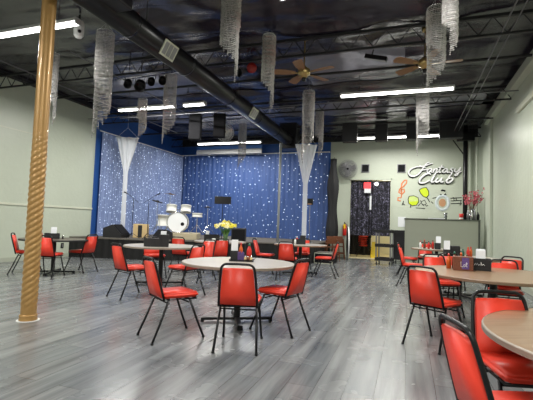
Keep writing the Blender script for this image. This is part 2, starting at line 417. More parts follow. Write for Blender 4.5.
# ------------------------------------------------------------------ duct, conduits
DXc, DZc, DR = -3.95, 4.17, .195
t = thing('air_duct', 'big round black air duct running along the ceiling', 'duct', (DXc, 0, DZc))
bm = B(); tube(bm, [(0, 2.2, 0), (0, 13.2, 0)], DR, 28); obj('duct_pipe', bm, 'duct', t, True)
for y in (3.4, 4.8, 6.4, 8.3, 10.1, 11.7): obj('seam_band', tube(B(), [(0, y-.02, 0), (0, y+.02, 0)], DR+.008, 28), 'duct', t, True)
bm = B(); box(bm, -.05, .42, 3.5, 4.35, -.1, .5, .02); obj('plenum', bm, 'duct', t)
bm = B(); box(bm, -.3, .3, 13.2, 13.7, -.3, .6, .02); obj('end_box', bm, 'duct', t)
for y in (5.6, 9.5):
    a = math.radians(-28)
    fr = B(); box(fr, -.13, .13, -.19, .19, 0, .02)
    slat = B()
    for i in range(3): box(slat, -.1, .1, -.165+i*.115, -.165+i*.115+.095, .018, .024)
    R_ = Matrix.Translation((math.cos(a)*(DR-.005), y, math.sin(a)*(DR-.005))) @ Matrix.Rotation(PI/2-a, 4, 'Y')
    f = obj('air_grille', xform(fr, R_), 'rail', t, label='pale register on the side of the duct')
    obj('grille_slot', xform(slat, R_), 'grey', f)
for y in (5.2, 8.9, 11.7): obj('hanger_rod', tube(B(), [(0, y, DR), (0, y, ZC-DZc-.05)], .008, 6), 'conduit', t)

def conduit(x, z, y0, y1, r, lab, m='conduit'):
    bm = B(); tube(bm, [(x, y0, z), (x+random.uniform(-.03, .03), (y0+y1)/2, z-.02), (x, y1, z)], r, 8)
    bm2 = None
    tag(obj('conduit_pipe', bm, m, None, True), lab, 'pipe', 'ceiling conduits')
conduit(1.42, 4.55, 5, 15.2, .013, 'steel conduit running back along the right side ceiling, left one of the pair')
conduit(1.56, 4.55, 5, 15.0, .010, 'thin steel conduit running back along the right side ceiling, nearer the wall')
conduit(-8.25, 4.55, 3, 13.0, .014, 'thin steel conduit along the ceiling near the left wall')
conduit(-6.3, 4.5, 6, 13.2, .012, 'thin steel conduit beside the hanging crystals at left')

# cross pipe behind fan
bm = B(); tube(bm, [(-8.3, 9.9, 4.3), (-2.8, 9.9, 4.3)], .014, 6); tag(obj('conduit_pipe', bm, 'conduit', None, True), 'white rod across the ceiling just behind the left middle lights', 'pipe')

# ------------------------------------------------------------------ gold twisted column
cx, cy = -4.34, 3.75
t = thing('twisted_column', 'tall gold column with a rope twist, standing at the left', 'column', (cx, cy, 0))
bm = B(); n = 40; K = 560; rings = []
for i in range(K+1):
    z = .05+(ZC-.34)*i/K
    amp = .0052*min(1, max(0, (z-.12)/.15))*min(1, max(0, (2.35-z)/.5))
    ring = []
    for j in range(n):
        a = 2*PI*j/n; r = .088-.004*z/4.6+amp*(abs(math.sin((a*5-z*85)/2))*2-1)
        r += (.004*math.sin(z*26) if z > 2.2 else 0)*0
        ring.append(bm.verts.new((r*math.cos(a), r*math.sin(a), z)))
    rings.append(ring)
for a, b in zip(rings, rings[1:]):
    for j in range(n): bm.faces.new((a[j], a[(j+1) % n], b[(j+1) % n], b[j]))
obj('shaft', bm, 'gold', t, True)
bm = lathe(B(), [(0, 0), (.1, 0), (.104, .02), (.094, .035), (.1, .05), (.1, .065), (.088, .08), (0, .08)], n=32); obj('base_ring', bm, 'gold', t, True)
bm = lathe(B(), [(0, 0), (.128, 0), (.128, .004), (0, .004)], n=32); obj('floor_plate', bm, 'white', t)
bm = lathe(B(), [(0, .1), (.1, .1), (.11, .25), (.2, .26), (.2, .38), (0, .38)], n=32, z0=ZC-.45); obj('capital', bm, 'blackmatte', t, True)

# ------------------------------------------------------------------ chairs
def make_chair(label):
    t = thing('banquet_chair', label, 'chair')
    # seat cushion
    bm = B(); prism(bm, [(-.195, -.19), (.195, -.19), (.21, .19), (.17, .225), (-.17, .225), (-.21, .19)], .445, .50)
    es = [e for e in bm.edges]; bmesh.ops.bevel(bm, geom=es, offset=.02, segments=3, affect='EDGES')
    obj('seat', bm, 'red', t, True)
    bm = B(); tube(bm, [(-.18, -.18, .432), (.18, -.18, .432), (.19, .19, .432), (-.19, .19, .432)], .011, 6, closed=True)
    tube(bm, [(-.19, .1, .432), (.19, .1, .432)], .011, 6); tube(bm, [(-.18, -.12, .432), (.18, -.12, .432)], .011, 6)
    obj('seat_frame', bm, 'black', t, True)
    for s in (-1, 1):
        bm = B(); tube(bm, [(s*.185, .11, .43), (s*.2, .2, .2), (s*.212, .28, .012)], .0125, 8); tube(bm, [(s*.2115, .277, .02), (s*.2125, .282, 0)], .016, 8)
        obj('leg', bm, 'black', t, True)
        bm = B(); tube(bm, [(s*.185, -.13, .43), (s*.2, -.22, .2), (s*.212, -.30, .012)], .0125, 8); tube(bm, [(s*.2115, -.297, .02), (s*.2125, -.302, 0)], .016, 8)
        obj('leg', bm, 'black', t, True)
    for yy in (.1, -.125): obj('stretcher', tube(B(), [(-.186, yy, .395), (.186, yy, .395)], .008, 6), 'black', t, True)
    # back: plane leaning
    def bp(x, h): return (x, -.185-.12*(h-.43)/.44, h)
    pts = [(-.195, .43), (-.19, .55), (-.178, .72), (-.168, .80)]
    for k in range(1, 6):
        a = PI-k*PI/2/5; pts.append((-.168+.06+.06*math.cos(a)+.0, .80+.065*math.sin(a)))
    full = [bp(*p) for p in pts]+[bp(0, .868)]+[bp(-x, z) for x, z in pts[::-1]]
    bm = B(); tube(bm, full, .0125, 8); obj('back_frame', bm, 'black', t, True)
    # panel
    o_ = [(-.180, .45), (-.175, .55), (-.160, .72), (-.151, .80), (-.142, .822), (0, .826)]
    out = o_+[(-x, z) for x, z in o_[:-1][::-1]]
    bm = B(); f_ = [bm.verts.new(Vector(bp(x, z))+Vector((0, .020, .0))) for x, z in out]; b_ = [bm.verts.new(Vector(bp(x, z))+Vector((0, -.012, 0))) for x, z in out]
    bm.faces.new(f_); bm.faces.new(b_[::-1]); k = len(out)
    for i in range(k): bm.faces.new((f_[i], b_[i], b_[(i+1) % k], f_[(i+1) % k]))
    es = [e for e in bm.edges if len(e.link_faces) == 2 and any(len(f.verts) > 4 for f in e.link_faces)]
    bmesh.ops.bevel(bm, geom=es, offset=.007, segments=2, affect='EDGES')
    obj('backrest', bm, 'red', t, True)
    return t
chair0 = None
def chair(x, y, deg, label, group, z=0):
    """deg: compass angle of facing, clockwise from +Y"""
    global chair0
    rz = -math.radians(deg)
    if chair0 is None:
        chair0 = make_chair(label); chair0['group'] = group; place(chair0, (x, y, z), rz); return chair0
    return dup(chair0, (x, y, z), rz, label, group)

GF = 'red chairs around the front table'
chair(-1.64, 3.95, -15, 'red chair seen straight from behind, nearest the viewer at the centre table', GF)
chair(-2.44, 3.93, 34, 'red chair with its seat in profile, left of the nearest centre table', GF)
chair(-1.44, 4.72, -75, 'red chair right of the nearest centre table, turned towards it', GF)
GL = 'red chairs around the left corner table'
chair(-7.16, 7.50, -88, 'red chair at the far left table, nearest the stage', GL)
chair(-7.05, 6.50, -22, 'red chair seen from behind, just right of the gold column', GL)
chair(-7.86, 6.66, 50, 'red chair at the far left, left of the gold column', GL)
GM = 'red chairs around the middle left table'
chair(-4.28, 5.60, 22, 'red chair left of the middle left table, its back towards the gold column', GM)
chair(-3.62, 6.15, -78, 'red chair between the middle left table and the nearest centre table', GM)
chair(-5.35, 7.75, 130, 'red chair behind the middle left table, mostly hidden under its top', GM)
chair(-4.2, 7.75, -165, 'red chair on the stage side of the middle left table', GM)
GS = 'red chairs around the flower table'
chair(-5.22, 8.75, -5, 'red chair in front of the flower table, left one of two', GS)
chair(-4.34, 8.85, -50, 'red chair in front of the flower table, right below the daffodils', GS)
GC = 'red chairs around the table by the steps'
chair(-2.62, 9.05, -8, 'red chair seen from behind, nearest at the table by the stage steps', GC)
chair(-1.9, 9.9, -90, 'red chair in profile in front of the stage steps', GC)
chair(-3.42, 9.75, 85, 'red chair in profile left of the table by the steps', GC)
chair(-2.75, 10.95, 175, 'red chair on the stage side of the table by the steps', GC)
GR = 'red chairs around the big wooden table'
chair(.31, 4.92, 33, 'red chair left of the large brown table, its back to the open floor', GR)
chair(.50, 6.75, 160, 'red chair behind the large brown table, left of the condiment boxes', GR)
chair(1.26, 6.3, -172, 'red chair behind the large brown table, second from the right wall', GR)
chair(1.42, 7.3, -140, 'red chair close to the right wall, farthest behind the brown table', 'red chairs along the right wall')
GN = 'red chairs around the nearest right table'
chair(.66, 2.84, 165, 'red chair between the near round table and the large brown table', GN)
chair(.49, 2.12, 72, 'red chair at the bottom right corner, nearest the viewer', GN)
GB = 'red chairs at the tables in front of the partition'
chair(.12, 9.5, 100, 'red chair in profile left of the second right table', GB)
chair(.95, 9.75, 180, 'red chair behind the second right table', GB)
chair(.62, 7.75, -8, 'red chair seen from behind at the second right table', GB)
chair(.05, 11.5, 95, 'red chair in profile left of the farthest right table, before the partition', GB)
chair(.5, 12.4, 180, 'red chair behind the farthest right table, up against the partition', GB)
for k in range(6):
    chair(-1.75, 17.6, -95, ['red chair at the bottom of the stack behind the doorway', 'red chair second from the bottom of the stack behind the doorway', 'red chair third from the bottom of the stack behind the doorway', 'red chair fourth from the bottom of the stack behind the doorway', 'red chair second from the top of the stack behind the doorway', 'red chair topmost of the stack behind the doorway'][k], 'stacked red chairs behind the doorway', z=.075*k)

# ------------------------------------------------------------------ tables
def table(x, y, r, label, top='greytop', edge='tabledge_grey', group='round dining tables', rz=.5, h=.76):
    t = thing('round_table', label, 'table', (x, y, 0), rz, group)
    obj('tabletop', lathe(B(), [(0, h-.03), (r-.006, h-.03), (r-.006, h-.001), (0, h)], n=72), top, t)
    bm = lathe(B(), [(r-.007, h-.034), (r, h-.033), (r+.003, h-.028), (r-.001, h-.024), (r+.003, h-.019), (r-.001, h-.014), (r+.003, h-.009), (r, h-.003), (r-.007, h+.0005)], n=72)
    obj('edge_band', bm, edge, t, True)
    bm = B(); tube(bm, [(0, 0, .05), (0, 0, h-.05)], .042, 16); box(bm, -.16, .16, -.16, .16, h-.05, h-.03, .004); obj('pedestal', bm, 'black', t)
    for k in range(4):
        a = k*PI/2; bm = B()
        box(bm, 0.03, .46, -.032, .032, .022, .055, .008); box(bm, .42, .46, -.034, .034, 0, .03)
        obj('foot', xform(bm, Matrix.Rotation(a, 4, 'Z')), 'black', t)
    return t
table(-2.07, 4.88, .73, 'round grey topped table nearest the viewer in the centre of the floor')
table(-4.60, 6.90, .72, 'round grey topped table with a wide black caddy, middle left')
table(-7.45, 6.98, .70, 'round table with a thin dark top by the left wall', 'darktop', 'blackmatte')
table(-4.62, 9.6, .68, 'round table in front of the stage holding a vase of daffodils', 'greytop')
table(-2.6, 10.15, .68, 'round table beside the stage steps', 'greytop', 'tabledge')
table(1.0, 5.62, .90, 'large round brown wood topped table at right', 'woodtop', 'tabledge', rz=.2)
table(1.30, 2.50, .90, 'round brown topped table cut by the right edge, closest to the viewer', 'woodtop', 'tabledge_grey')
table(.95, 8.55, .72, 'round table second from the partition along the right wall', 'greytop', 'tabledge')
table(.72, 11.4, .62, 'round table nearest the partition along the right wall', 'greytop', 'tabledge')

# ------------------------------------------------------------------ table-top items
TZ = .761
def caddy(x, y, w, d, h, rz, label, m='blackmatte', mark=None, z=TZ):
    t = thing('condiment_caddy', label, 'caddy', (x, y, z), rz, 'table caddies')
    bm = B(); th = .006
    box(bm, -w/2, w/2, -d/2, d/2, 0, th); box(bm, -w/2, w/2, -d/2, -d/2+th, 0, h); box(bm, -w/2, w/2, d/2-th, d/2, 0, h)
    box(bm, -w/2, -w/2+th, -d/2, d/2, 0, h); box(bm, w/2-th, w/2, -d/2, d/2, 0, h)
    obj('caddy_box', bm, m, t)
    bm = B(); box(bm, -.003, .003, -d/2+th, d/2-th, 0, h*.9); obj('divider', bm, m, t)
    return t
def napkins(x, y, z, w, d, h, rz, label):
    t = thing('napkin_stack', label, 'napkins', (x, y, z), rz, 'paper napkins')
    bm = B()
    for k in range(7):
        a = -d/2+d*k/7; dz = random.uniform(-.01, .01); box(bm, -w/2+random.uniform(-.003, .003), w/2, a, a+d/9, 0, h+dz)
    obj('napkin_sheets', bm, 'paper', t)
    return t
def bottle(x, y, z, r, h, body, cap, label, cat='bottle', group='sauce bottles'):
    t = thing('sauce_bottle', label, cat, (x, y, z), 0, group)
    obj('bottle_body', lathe(B(), [(0, 0), (r, 0), (r, h*.55), (r*.9, h*.65), (r*.45, h*.78), (r*.42, h*.84), (0, h*.84)], n=14), body, t, True)
    obj('cap', lathe(B(), [(0, h*.83), (r*.5, h*.83), (r*.45, h*.93), (r*.18, h), (0, h)], n=12), cap, t, True)
    return t
def shaker(x, y, z, m, label):
    t = thing('shaker', label, 'shaker', (x, y, z), 0, 'salt and pepper shakers')
    obj('shaker_body', lathe(B(), [(0, 0), (.018, 0), (.016, .055), (0, .055)], n=10), m, t, True)
    obj('shaker_lid', lathe(B(), [(0, .054), (.017, .054), (.012, .07), (0, .073)], n=10), 'chrome', t, True)
def packets(x, y, z, w, d, h, m, rz, label):
    t = thing('packet_box', label, 'sugar packets', (x, y, z), rz, 'sugar packets')
    bm = B()
    for k in range(6): a = -w/2+w*k/6; box(bm, a, a+w/7, -d/2, d/2, 0, h+random.uniform(-.008, .012))
    obj('packets', bm, m, t)

# table 1 (centre front)
rz = .33
def loc(cx, cy, rz, a, b): return cx+a*math.cos(rz)-b*math.sin(rz), cy+a*math.sin(rz)+b*math.cos(rz)
c = (-2.07, 5.0)
t = thing('serving_tray', 'black rectangular tray on the nearest centre table', 'tray', (*c, TZ), rz)
bm = B(); box(bm, -.17, .15, -.09, .09, 0, .006); obj('tray_floor', bm, 'blackmatte', t)
bm = B(); tube(bm, [(-.17, -.09, .018), (.15, -.09, .018), (.15, .09, .018), (-.17, .09, .018)], .007, 6, closed=True)
tube(bm, [(.15, -.03, .018), (.17, -.03, .045), (.17, .03, .045), (.15, .03, .018)], .005, 6); obj('tray_rim', bm, 'black', t, True)
x, y = loc(*c, rz, -.11, 0); t = thing('napkin_holder', 'tall black napkin holder on the nearest centre table', 'napkin holder', (x, y, TZ+.006), rz, 'black napkin holders')
bm = B(); box(bm, -.045, .045, -.05, .05, 0, .13, .004); obj('holder_body', bm, 'blackmatte', t)
napkins(x, y, TZ+.136, .085, .05, .14, rz, 'tall white napkins in the black holder on the nearest centre table')
x, y = loc(*c, rz, -.02, -.01); packets(x, y, TZ+.006, .085, .06, .11, 'purple', rz, 'purple sugar packets on the nearest centre table')
x, y = loc(*c, rz, -.03, .055); bottle(x, y, TZ+.006, .028, .24, 'orangesauce', 'plastic_red', 'orange sauce bottle behind the napkins on the nearest centre table')
x, y = loc(*c, rz, .085, .01); bottle(x, y, TZ+.006, .033, .235, 'plastic_red', 'green', 'red hot sauce bottle with a green cap on the nearest centre table')
for k, (a, b) in enumerate(((.04, -.05), (.075, -.055), (.115, -.05))):
    x, y = loc(*c, rz, a, b); shaker(x, y, TZ+.006, ['cream', 'brownpack', 'cream'][k], ['pale shaker at the left front of the black tray', 'brown shaker in the middle front of the black tray', 'pale shaker at the right front corner of the black tray'][k])
# table 2
c = on(155.5, 246.5, 2, TZ); c = (c.x, c.y); rz = .55
t = thing('napkin_tub', 'wide black caddy standing on the middle left table', 'caddy', (c[0], c[1], TZ), rz, 'table caddies')
bm = B(); prism(bm, [(.24*math.cos(a*PI/12)*.9, .10*math.sin(a*PI/12)) for a in range(24)], 0, .155); obj('tub_body', bm, 'blackmatte', t)
bm = B(); box(bm, .06, .24, -.085, .085, 0, .23, .006); obj('tall_section', bm, 'blackmatte', t)
x, y = loc(*c, rz, .14, -.01); napkins(x, y, TZ+.231, .10, .06, .06, rz, 'white napkins on top of the wide black caddy, middle left')
# table 3
c = (-7.55, 7.0); rz = .7
caddy(c[0], c[1], .3, .16, .12, rz, 'black caddy on the thin topped table by the left wall')
x, y = loc(*c, rz, .0, .0); napkins(x+.02, y+.02, TZ+.007, .11, .1, .24, rz, 'white napkins on the table by the left wall')
x, y = loc(*c, rz, -.21, -.05); bottle(x, y, TZ, .03, .17, 'plastic_red', 'plastic_red', 'red ketchup bottle on the table by the left wall')
x, y = loc(*c, rz, -.27, .02); bottle(x, y, TZ, .024, .16, 'orangesauce', 'green', 'orange sauce bottle on the table by the left wall')
x, y = loc(*c, rz, .22, -.03); shaker(x, y, TZ, 'blackmatte', 'black shaker on the table by the left wall')
# table 4
c = on(200, 239.5, 2, TZ+.02); c = (-4.95, 9.75); rz = .45
caddy(c[0], c[1], .40, .18, .16, rz, 'black caddy on the flower table in front of the stage')
x, y = loc(*c, rz, -.12, 0); napkins(x, y, TZ+.007, .09, .08, .24, rz, 'white napkins on the flower table in front of the stage')
t = thing('cup', 'small white cup left of the daffodil vase', 'cup', (-4.72, 9.42, TZ))
obj('cup_body', lathe(B(), [(0, 0), (.035, 0), (.05, .07), (.046, .07), (.032, .008), (0, .008)], n=16), 'white', t, True)
# flowers
vx, vy = -4.43, 9.5
t = thing('flower_vase', 'green glass vase standing in front of the stage', 'vase', (vx, vy, TZ))
obj('vase_body', lathe(B(), [(0, 0), (.055, 0), (.06, .02), (.055, .12), (.085, .22), (.08, .22), (.05, .12), (.05, .02), (0, .02)], n=20), 'greenglass', t, True)
t = thing('daffodil_bouquet', 'bouquet of yellow and cream daffodils in the green vase', 'flowers', (vx, vy, TZ+.02))
bm = B(); heads = []
for k in range(46):
    a = random.uniform(0, 2*PI); rr = math.sqrt(random.random())*.29; hz = .47-.12*(rr/.29)**2+random.uniform(-.03, .05)
    heads.append((rr*math.cos(a), rr*math.sin(a), hz))
    tube(bm, [(.02*math.cos(a), .02*math.sin(a), 0), (.05*math.cos(a), .05*math.sin(a), .2), heads[-1]], .004, 4)
obj('stems', bm, 'leaf', t)
bm = B()
for k in range(30):
    a = random.uniform(0, 2*PI); r1 = random.uniform(.06, .2)
    p = Vector((r1*math.cos(a), r1*math.sin(a), random.uniform(.22, .34))); q = p*.3+Vector((0, 0, .05)); s = Vector((-math.sin(a), math.cos(a), 0))*.012
    v = [bm.verts.new(q-s), bm.verts.new(q+s), bm.verts.new((p+q)/2+s*1.6+Vector((0, 0, .03))), bm.verts.new(p), bm.verts.new((p+q)/2-s*1.6+Vector((0, 0, .03)))]
    bm.faces.new(v)
obj('leaves', bm, 'leaf', t)
for k, hd in enumerate(heads):
    bm = B(); hd = Vector(hd); nrm = Vector((hd.x*1.2, hd.y*1.2, .25)).normalized(); u = nrm.orthogonal().normalized(); w = nrm.cross(u)
    for q in range(6):
        a = q*PI/3; d = u*math.cos(a)+w*math.sin(a); e = nrm.cross(d)
        bm.faces.new([bm.verts.new(hd), bm.verts.new(hd+d*.036+e*.019+nrm*.006), bm.verts.new(hd+d*.064), bm.verts.new(hd+d*.036-e*.019+nrm*.006)])
    tube(bm, [hd, hd+nrm*.03], [.012, .018], 6)
    obj('blossom', bm, 'creampetal' if k % 3 == 0 else 'yellow', t)
# table 5
c = (-2.66, 10.2); rz = .3
caddy(c[0], c[1], .34, .16, .13, rz, 'black caddy on the table by the stage steps')
x, y = loc(*c, rz, -.05, 0); bottle(x, y, TZ+.007, .04, .19, 'plastic_red', 'white', 'red bottle on the table by the stage steps')
x, y = loc(*c, rz, .1, 0); t = thing('menu_box', 'tall black box on the table by the stage steps', 'box', (x, y, TZ+.007), rz)
obj('box_body', box(B(), -.07, .07, -.05, .05, 0, .22, .006), 'blackmatte', t)
x, y = loc(*c, rz, -.10, -.12); bottle(x, y, TZ, .028, .16, 'white', 'green', 'white bottle with a green cap by the stage steps')
# table 7
c = on(464.5, 270.5, 2, TZ); rz = math.radians(-4)
t = thing('sugar_caddy', 'brown patterned box with a white script word on the large brown table', 'caddy', (c.x, c.y+.03, TZ), rz, 'table caddies')
obj('box_body', box(B(), -.13, .10, -.08, .08, 0, .175, .004), 'brownpack', t)
obj('picture_panel', box(B(), -.03, .052, -.084, -.079, .02, .165), 'purple', t)
bm = B()
def strokes(bm, sts, sx, sz, r, y):
    for st in sts: tube(bm, [(a*sx, y, b*sz) for a, b in st], r, 5)
strokes(bm, [[(0, 10), (0, 0), (6, 0)], [(9, 5), (7, 3), (8, 0), (11, 1), (11, 5)], [(14, 9), (14, 0), (16, 0)], [(12, 6), (17, 6)]], 0.0046, .0066, .0028, -.084)
for v in bm.verts: v.co.x -= .042; v.co.z += .05
obj('lettering', bm, 'signwhite', t)
c2 = on(481, 270.5, 2, TZ)
t = thing('napkin_caddy', 'black box with white handwriting on the large brown table', 'caddy', (c2.x+.0, c2.y+.03, TZ), rz, 'table caddies')
bm = B(); obj('box_body', box(bm, -.115, .115, -.08, .08, 0, .155, .004), 'blackmatte', t)
bm = B(); strokes(bm, [[(0, 2), (2, 5), (3, 2), (5, 5), (6, 2), (8, 4), (9, 2), (11, 6), (12, 2), (14, 4), (16, 2)], [(10, 7), (11, 2)]], .0075, .009, .003, -.083)
for v in bm.verts: v.co.x -= .08; v.co.z += .05
obj('lettering', bm, 'signwhite', t)
napkins(c2.x+.0, c2.y+.03, TZ+.156, .105, .09, .11, rz, 'white napkins on the black box on the large brown table')
cc = on(454, 262, 2, TZ)
for k, (dx, m1, m2, hh, lb) in enumerate(((-.12, 'orangesauce', 'plastic_red', .2, 'orange sauce bottle at the left behind the brown sugar box'), (-.05, 'brownpack', 'green', .23, 'brown sauce bottle with green cap behind the brown sugar box'), (.03, 'orangesauce', 'orangesauce', .22, 'orange topped bottle behind the brown sugar box'), (.10, 'plastic_red', 'brownpack', .2, 'red sauce bottle next to the white napkins on the brown table'))):
    bottle(c.x+dx-.05, c.y+.17, TZ, .03, hh, m1, m2, lb)
# table 8 / 9
c = (.85, 8.5)
t = thing('napkin_holder', 'black napkin holder on the second table from the partition', 'napkin holder', (c[0]-.13, c[1], TZ), 0, 'black napkin holders')
obj('holder_body', box(B(), -.06, .06, -.05, .05, 0, .13, .004), 'blackmatte', t)
napkins(c[0]-.13, c[1], TZ+.131, .1, .07, .16, 0, 'white napkins on the second table from the partition')
t = thing('menu_box', 'black round cornered box on the second table from the partition', 'box', (c[0]+.03, c[1]+.2, TZ), 0)
obj('box_body', box(B(), -.09, .09, -.06, .06, 0, .2, .02), 'blackmatte', t)
bottle(c[0]+.16, c[1]+.1, TZ, .03, .15, 'green', 'green', 'green bottle on the second table from the partition')
bottle(c[0]+.24, c[1]+.02, TZ, .03, .2, 'plastic_red', 'orangesauce', 'red bottle on the second table from the partition')
bottle(c[0]+.30, c[1]+.12, TZ, .028, .2, 'orangesauce', 'plastic_red', 'orange bottle rightmost on the second table from the partition')
c = (.62, 11.2)
t = thing('napkin_holder', 'black napkin holder on the table nearest the partition', 'napkin holder', (c[0]+.12, c[1], TZ), 0, 'black napkin holders')
obj('holder_body', box(B(), -.08, .06, -.05, .05, 0, .16, .004), 'blackmatte', t)
napkins(c[0]+.13, c[1], TZ+.161, .11, .07, .16, 0, 'white napkins on the table nearest the partition')
for k, (dx, m1, m2) in enumerate(((-.3, 'white', 'plastic_red'), (-.2, 'brownpack', 'plastic_red'), (-.1, 'plastic_red', 'blackmatte'), (0, 'plastic_red', 'brownpack'))):
    bottle(c[0]+dx, c[1]+.03*(k % 2), TZ, .03, .2+.03*(k % 2), m1, m2, ['white bottle leftmost on the table nearest the partition', 'brown bottle with a red cap on the table nearest the partition', 'red bottle with a black cap on the table nearest the partition', 'red bottle beside the black holder on the table nearest the partition'][k])

# ------------------------------------------------------------------ stage
SZ = .64
SP = [(XL+.02, 9.95), (-9.2, 10.15), (-7.5, 10.6), (-5.0, 12.3), (-2.95, 12.8), (-2.95, YB-.02), (XL+.02, YB-.02)]
t = thing('stage', 'low stage with black skirted front and grey brown floor', 'stage', (0, 0, 0))
obj('stage_floor', prism(B(), SP, SZ-.04, SZ), 'stagetop', t)
# skirt with folds
bm = B(); pts = []
front = SP[:5]+[(-2.95, YB-.02)]
for (x0, y0), (x1, y1) in zip(front, front[1:]):
    L_ = math.hypot(x1-x0, y1-y0); n = int(L_/.05); nx, ny = (y1-y0)/L_, -(x1-x0)/L_
    for i in range(n):
        f = i/n; w = -.02+.014*math.sin(i*1.3)+.008*math.sin(i*.37)
        pts.append((x0+(x1-x0)*f+nx*w, y0+(y1-y0)*f+ny*w))
lo = [bm.verts.new((x, y, .002)) for x, y in pts]; hi = [bm.verts.new((x, y, SZ-.042)) for x, y in pts]
for i in range(len(pts)-1): bm.faces.new((lo[i], lo[i+1], hi[i+1], hi[i]))
obj('stage_skirt', bm, 'skirt', t, True)
# drum riser
# steps
t = thing('stage_steps', 'black step box with pale metal edges at the right end of the stage', 'steps', (-2.93, 13.3, 0))
bm = B(); box(bm, 0, .62, 0, .95, 0, .34); obj('lower_step', bm, 'speaker', t)
bm = B()
for (a, b, c_) in ((0, .62, .325), (0, .62, 0)): box(bm, a, b, -.012, .004, c_, c_+.02)
for a in (0, .60): box(bm, a, a+.022, -.012, .004, 0, .345)
obj('edge_trim', bm, 'rail', t)
bm = B(); box(bm, 0, .62, 0, .95, .34, .35); obj('tread', bm, 'stagetop', t)

# star cloths
def cloth(p0, p1, z0, z1, amp, wl, nz=8, seg=.04, th=0):
    bm = B(); L_ = math.hypot(p1[0]-p0[0], p1[1]-p0[1]); n = int(L_/seg); nx, ny = (p1[1]-p0[1])/L_, -(p1[0]-p0[0])/L_
    g = []
    for k in range(nz+1):
        z = z0+(z1-z0)*k/nz; row = []
        for i in range(n+1):
            f = i/n; w = amp*math.sin(f*L_/wl*2*PI+.6*math.sin(f*L_*1.1))+amp*.5*math.sin(f*L_/wl*4.3+z*.4)
            row.append(bm.verts.new((p0[0]+(p1[0]-p0[0])*f+nx*w, p0[1]+(p1[1]-p0[1])*f+ny*w, z)))
        g.append(row)
    for k in range(nz):
        for i in range(n): bm.faces.new((g[k][i], g[k][i+1], g[k+1][i+1], g[k+1][i]))
    return bm
t = thing('star_backdrop', 'blue cloth backdrop with small white star lights behind the stage', 'backdrop', (0, 0, 0))
obj('star_cloth', cloth((XL+.1, YB-.13), (-3.1, YB-.13), SZ+.003, 4.28, .012, .22), 'star', t, True)
bm = B(); tube(bm, [(XL+.02, YB-.13, 4.29), (-3.05, YB-.13, 4.29)], .022, 8); obj('rod', bm, 'white', t)
t = thing('star_side_curtain', 'paler blue sparkling light curtain along the side of the stage', 'backdrop', (0, 0, 0))
obj('star_cloth', cloth((XL+.13, 11.0), (XL+.13, YB-.25), SZ+.003, 4.2, .014, .2), 'starside', t, True)
bm = B(); tube(bm, [(XL+.13, 10.9, 4.22), (XL+.1, YB-.16, 4.25)], .018, 8); obj('rod', bm, 'white', t)
# blue / white beam under the back light
c0 = on(197, 149, 1, 15.9); c1 = on(262, 148, 1, 15.9)
t = thing('light_bar', 'blue and white bar fixed above the star backdrop', 'light bar', (c0.x, 15.9, c0.z-.22))
obj('white_panel', box(B(), 0, c1.x-c0.x, -.03, .03, -.04, .16, .01), 'housing', t)
obj('blue_panel', box(B(), 0, c1.x-c0.x, -.04, .04, .17, .34, .01), 'bluebeam', t)
for a in (.3, 2.2): obj('hanger', tube(B(), [(a, 0, .34), (a, 0, .65)], .01, 6), 'truss', t)
# metal post by the stage
pp = on(279.3, 190, 1, 12.75)
t = thing('support_post', 'slim grey metal post rising from the stage front', 'post', (pp.x, 12.75, SZ))
obj('post_pipe', tube(B(), [(0, 0, .012), (0, 0, DZc-DR-SZ-.004)], .04, 14), 'post', t, True)
obj('base_plate', box(B(), -.08, .08, -.08, .08, 0, .012), 'conduit', t)

# black drape + tall speaker by the back wall
t = thing('side_drape', 'gathered black drape between the blue backdrop and the pale wall', 'curtain', (-2.86, YB-.35, 0))
bm = B(); g = []
for k in range(25):
    z = .66+3.3*k/24; row = []
    for j in range(28):
        a = 2*PI*j/28; r = .19*(1+.14*math.sin(a*6+k*.2))*(1+.18*math.sin(k*.5)-.25*(k > 18)*(k-18)/6)
        row.append(bm.verts.new((r*math.cos(a), .75*r*math.sin(a), z)))
    g.append(row)
for a, b in zip(g, g[1:]):
    for j in range(28): bm.faces.new((a[j], a[(j+1) % 28], b[(j+1) % 28], b[j]))
bm.faces.new(g[0][::-1]); bm.faces.new(g[-1])
obj('drape_cloth', bm, 'blackmatte', t, True)
bm = B(); tube(bm, [(0, 0, 3.9), (0, .18, 4.05)], .012, 6); obj('hook', bm, 'black', t)

# white tulle swags
def tulle(x, y, ztop, zneck, zbot, wtop, wneck, label):
    t = thing('tulle_drape', label, 'drape', (x, y, 0), math.radians(18), 'white tulle drapes')
    bm = B(); g = []; n = 40
    for k in range(31):
        z = zbot+(ztop-zbot)*k/30
        f = max(0, (z-zneck)/(ztop-zneck)); w = wneck+(wtop-wneck)*f**1.03; row = []
        for i in range(n):
            a = 2*PI*i/n; row.append(bm.verts.new((w/2*math.cos(a)*(1+.04*math.sin(7*a)), (w*.16+.02)*math.sin(a)*(1+.35*math.sin(9*a)), z)))
        g.append(row)
    for a, b in zip(g, g[1:]):
        for j in range(n): bm.faces.new((a[j], a[(j+1) % n], b[(j+1) % n], b[j]))
    obj('tulle_cloth', bm, 'tulle', t, True)
    bm = B(); tube(bm, [(-wtop/2-.03, 0, ztop+.005), (wtop/2+.03, 0, ztop+.005)], .012, 8)
    for s in (-1, 1): tube(bm, [(s*wtop/2, 0, ztop), (0, 0, ztop+.35)], .003, 4)
    tube(bm, [(0, 0, ztop+.35), (0, 0, ZC-.1)], .004, 4)
    obj('hanging_bar', bm, 'white', t)
pt = on(306.5, 145, 1, 13.0); tulle(pt.x, 13.0, pt.z, on(303, 184, 1, 13).z, SZ+.01, .70, .15, 'white tulle funnel drape on the right, beside the slim post')
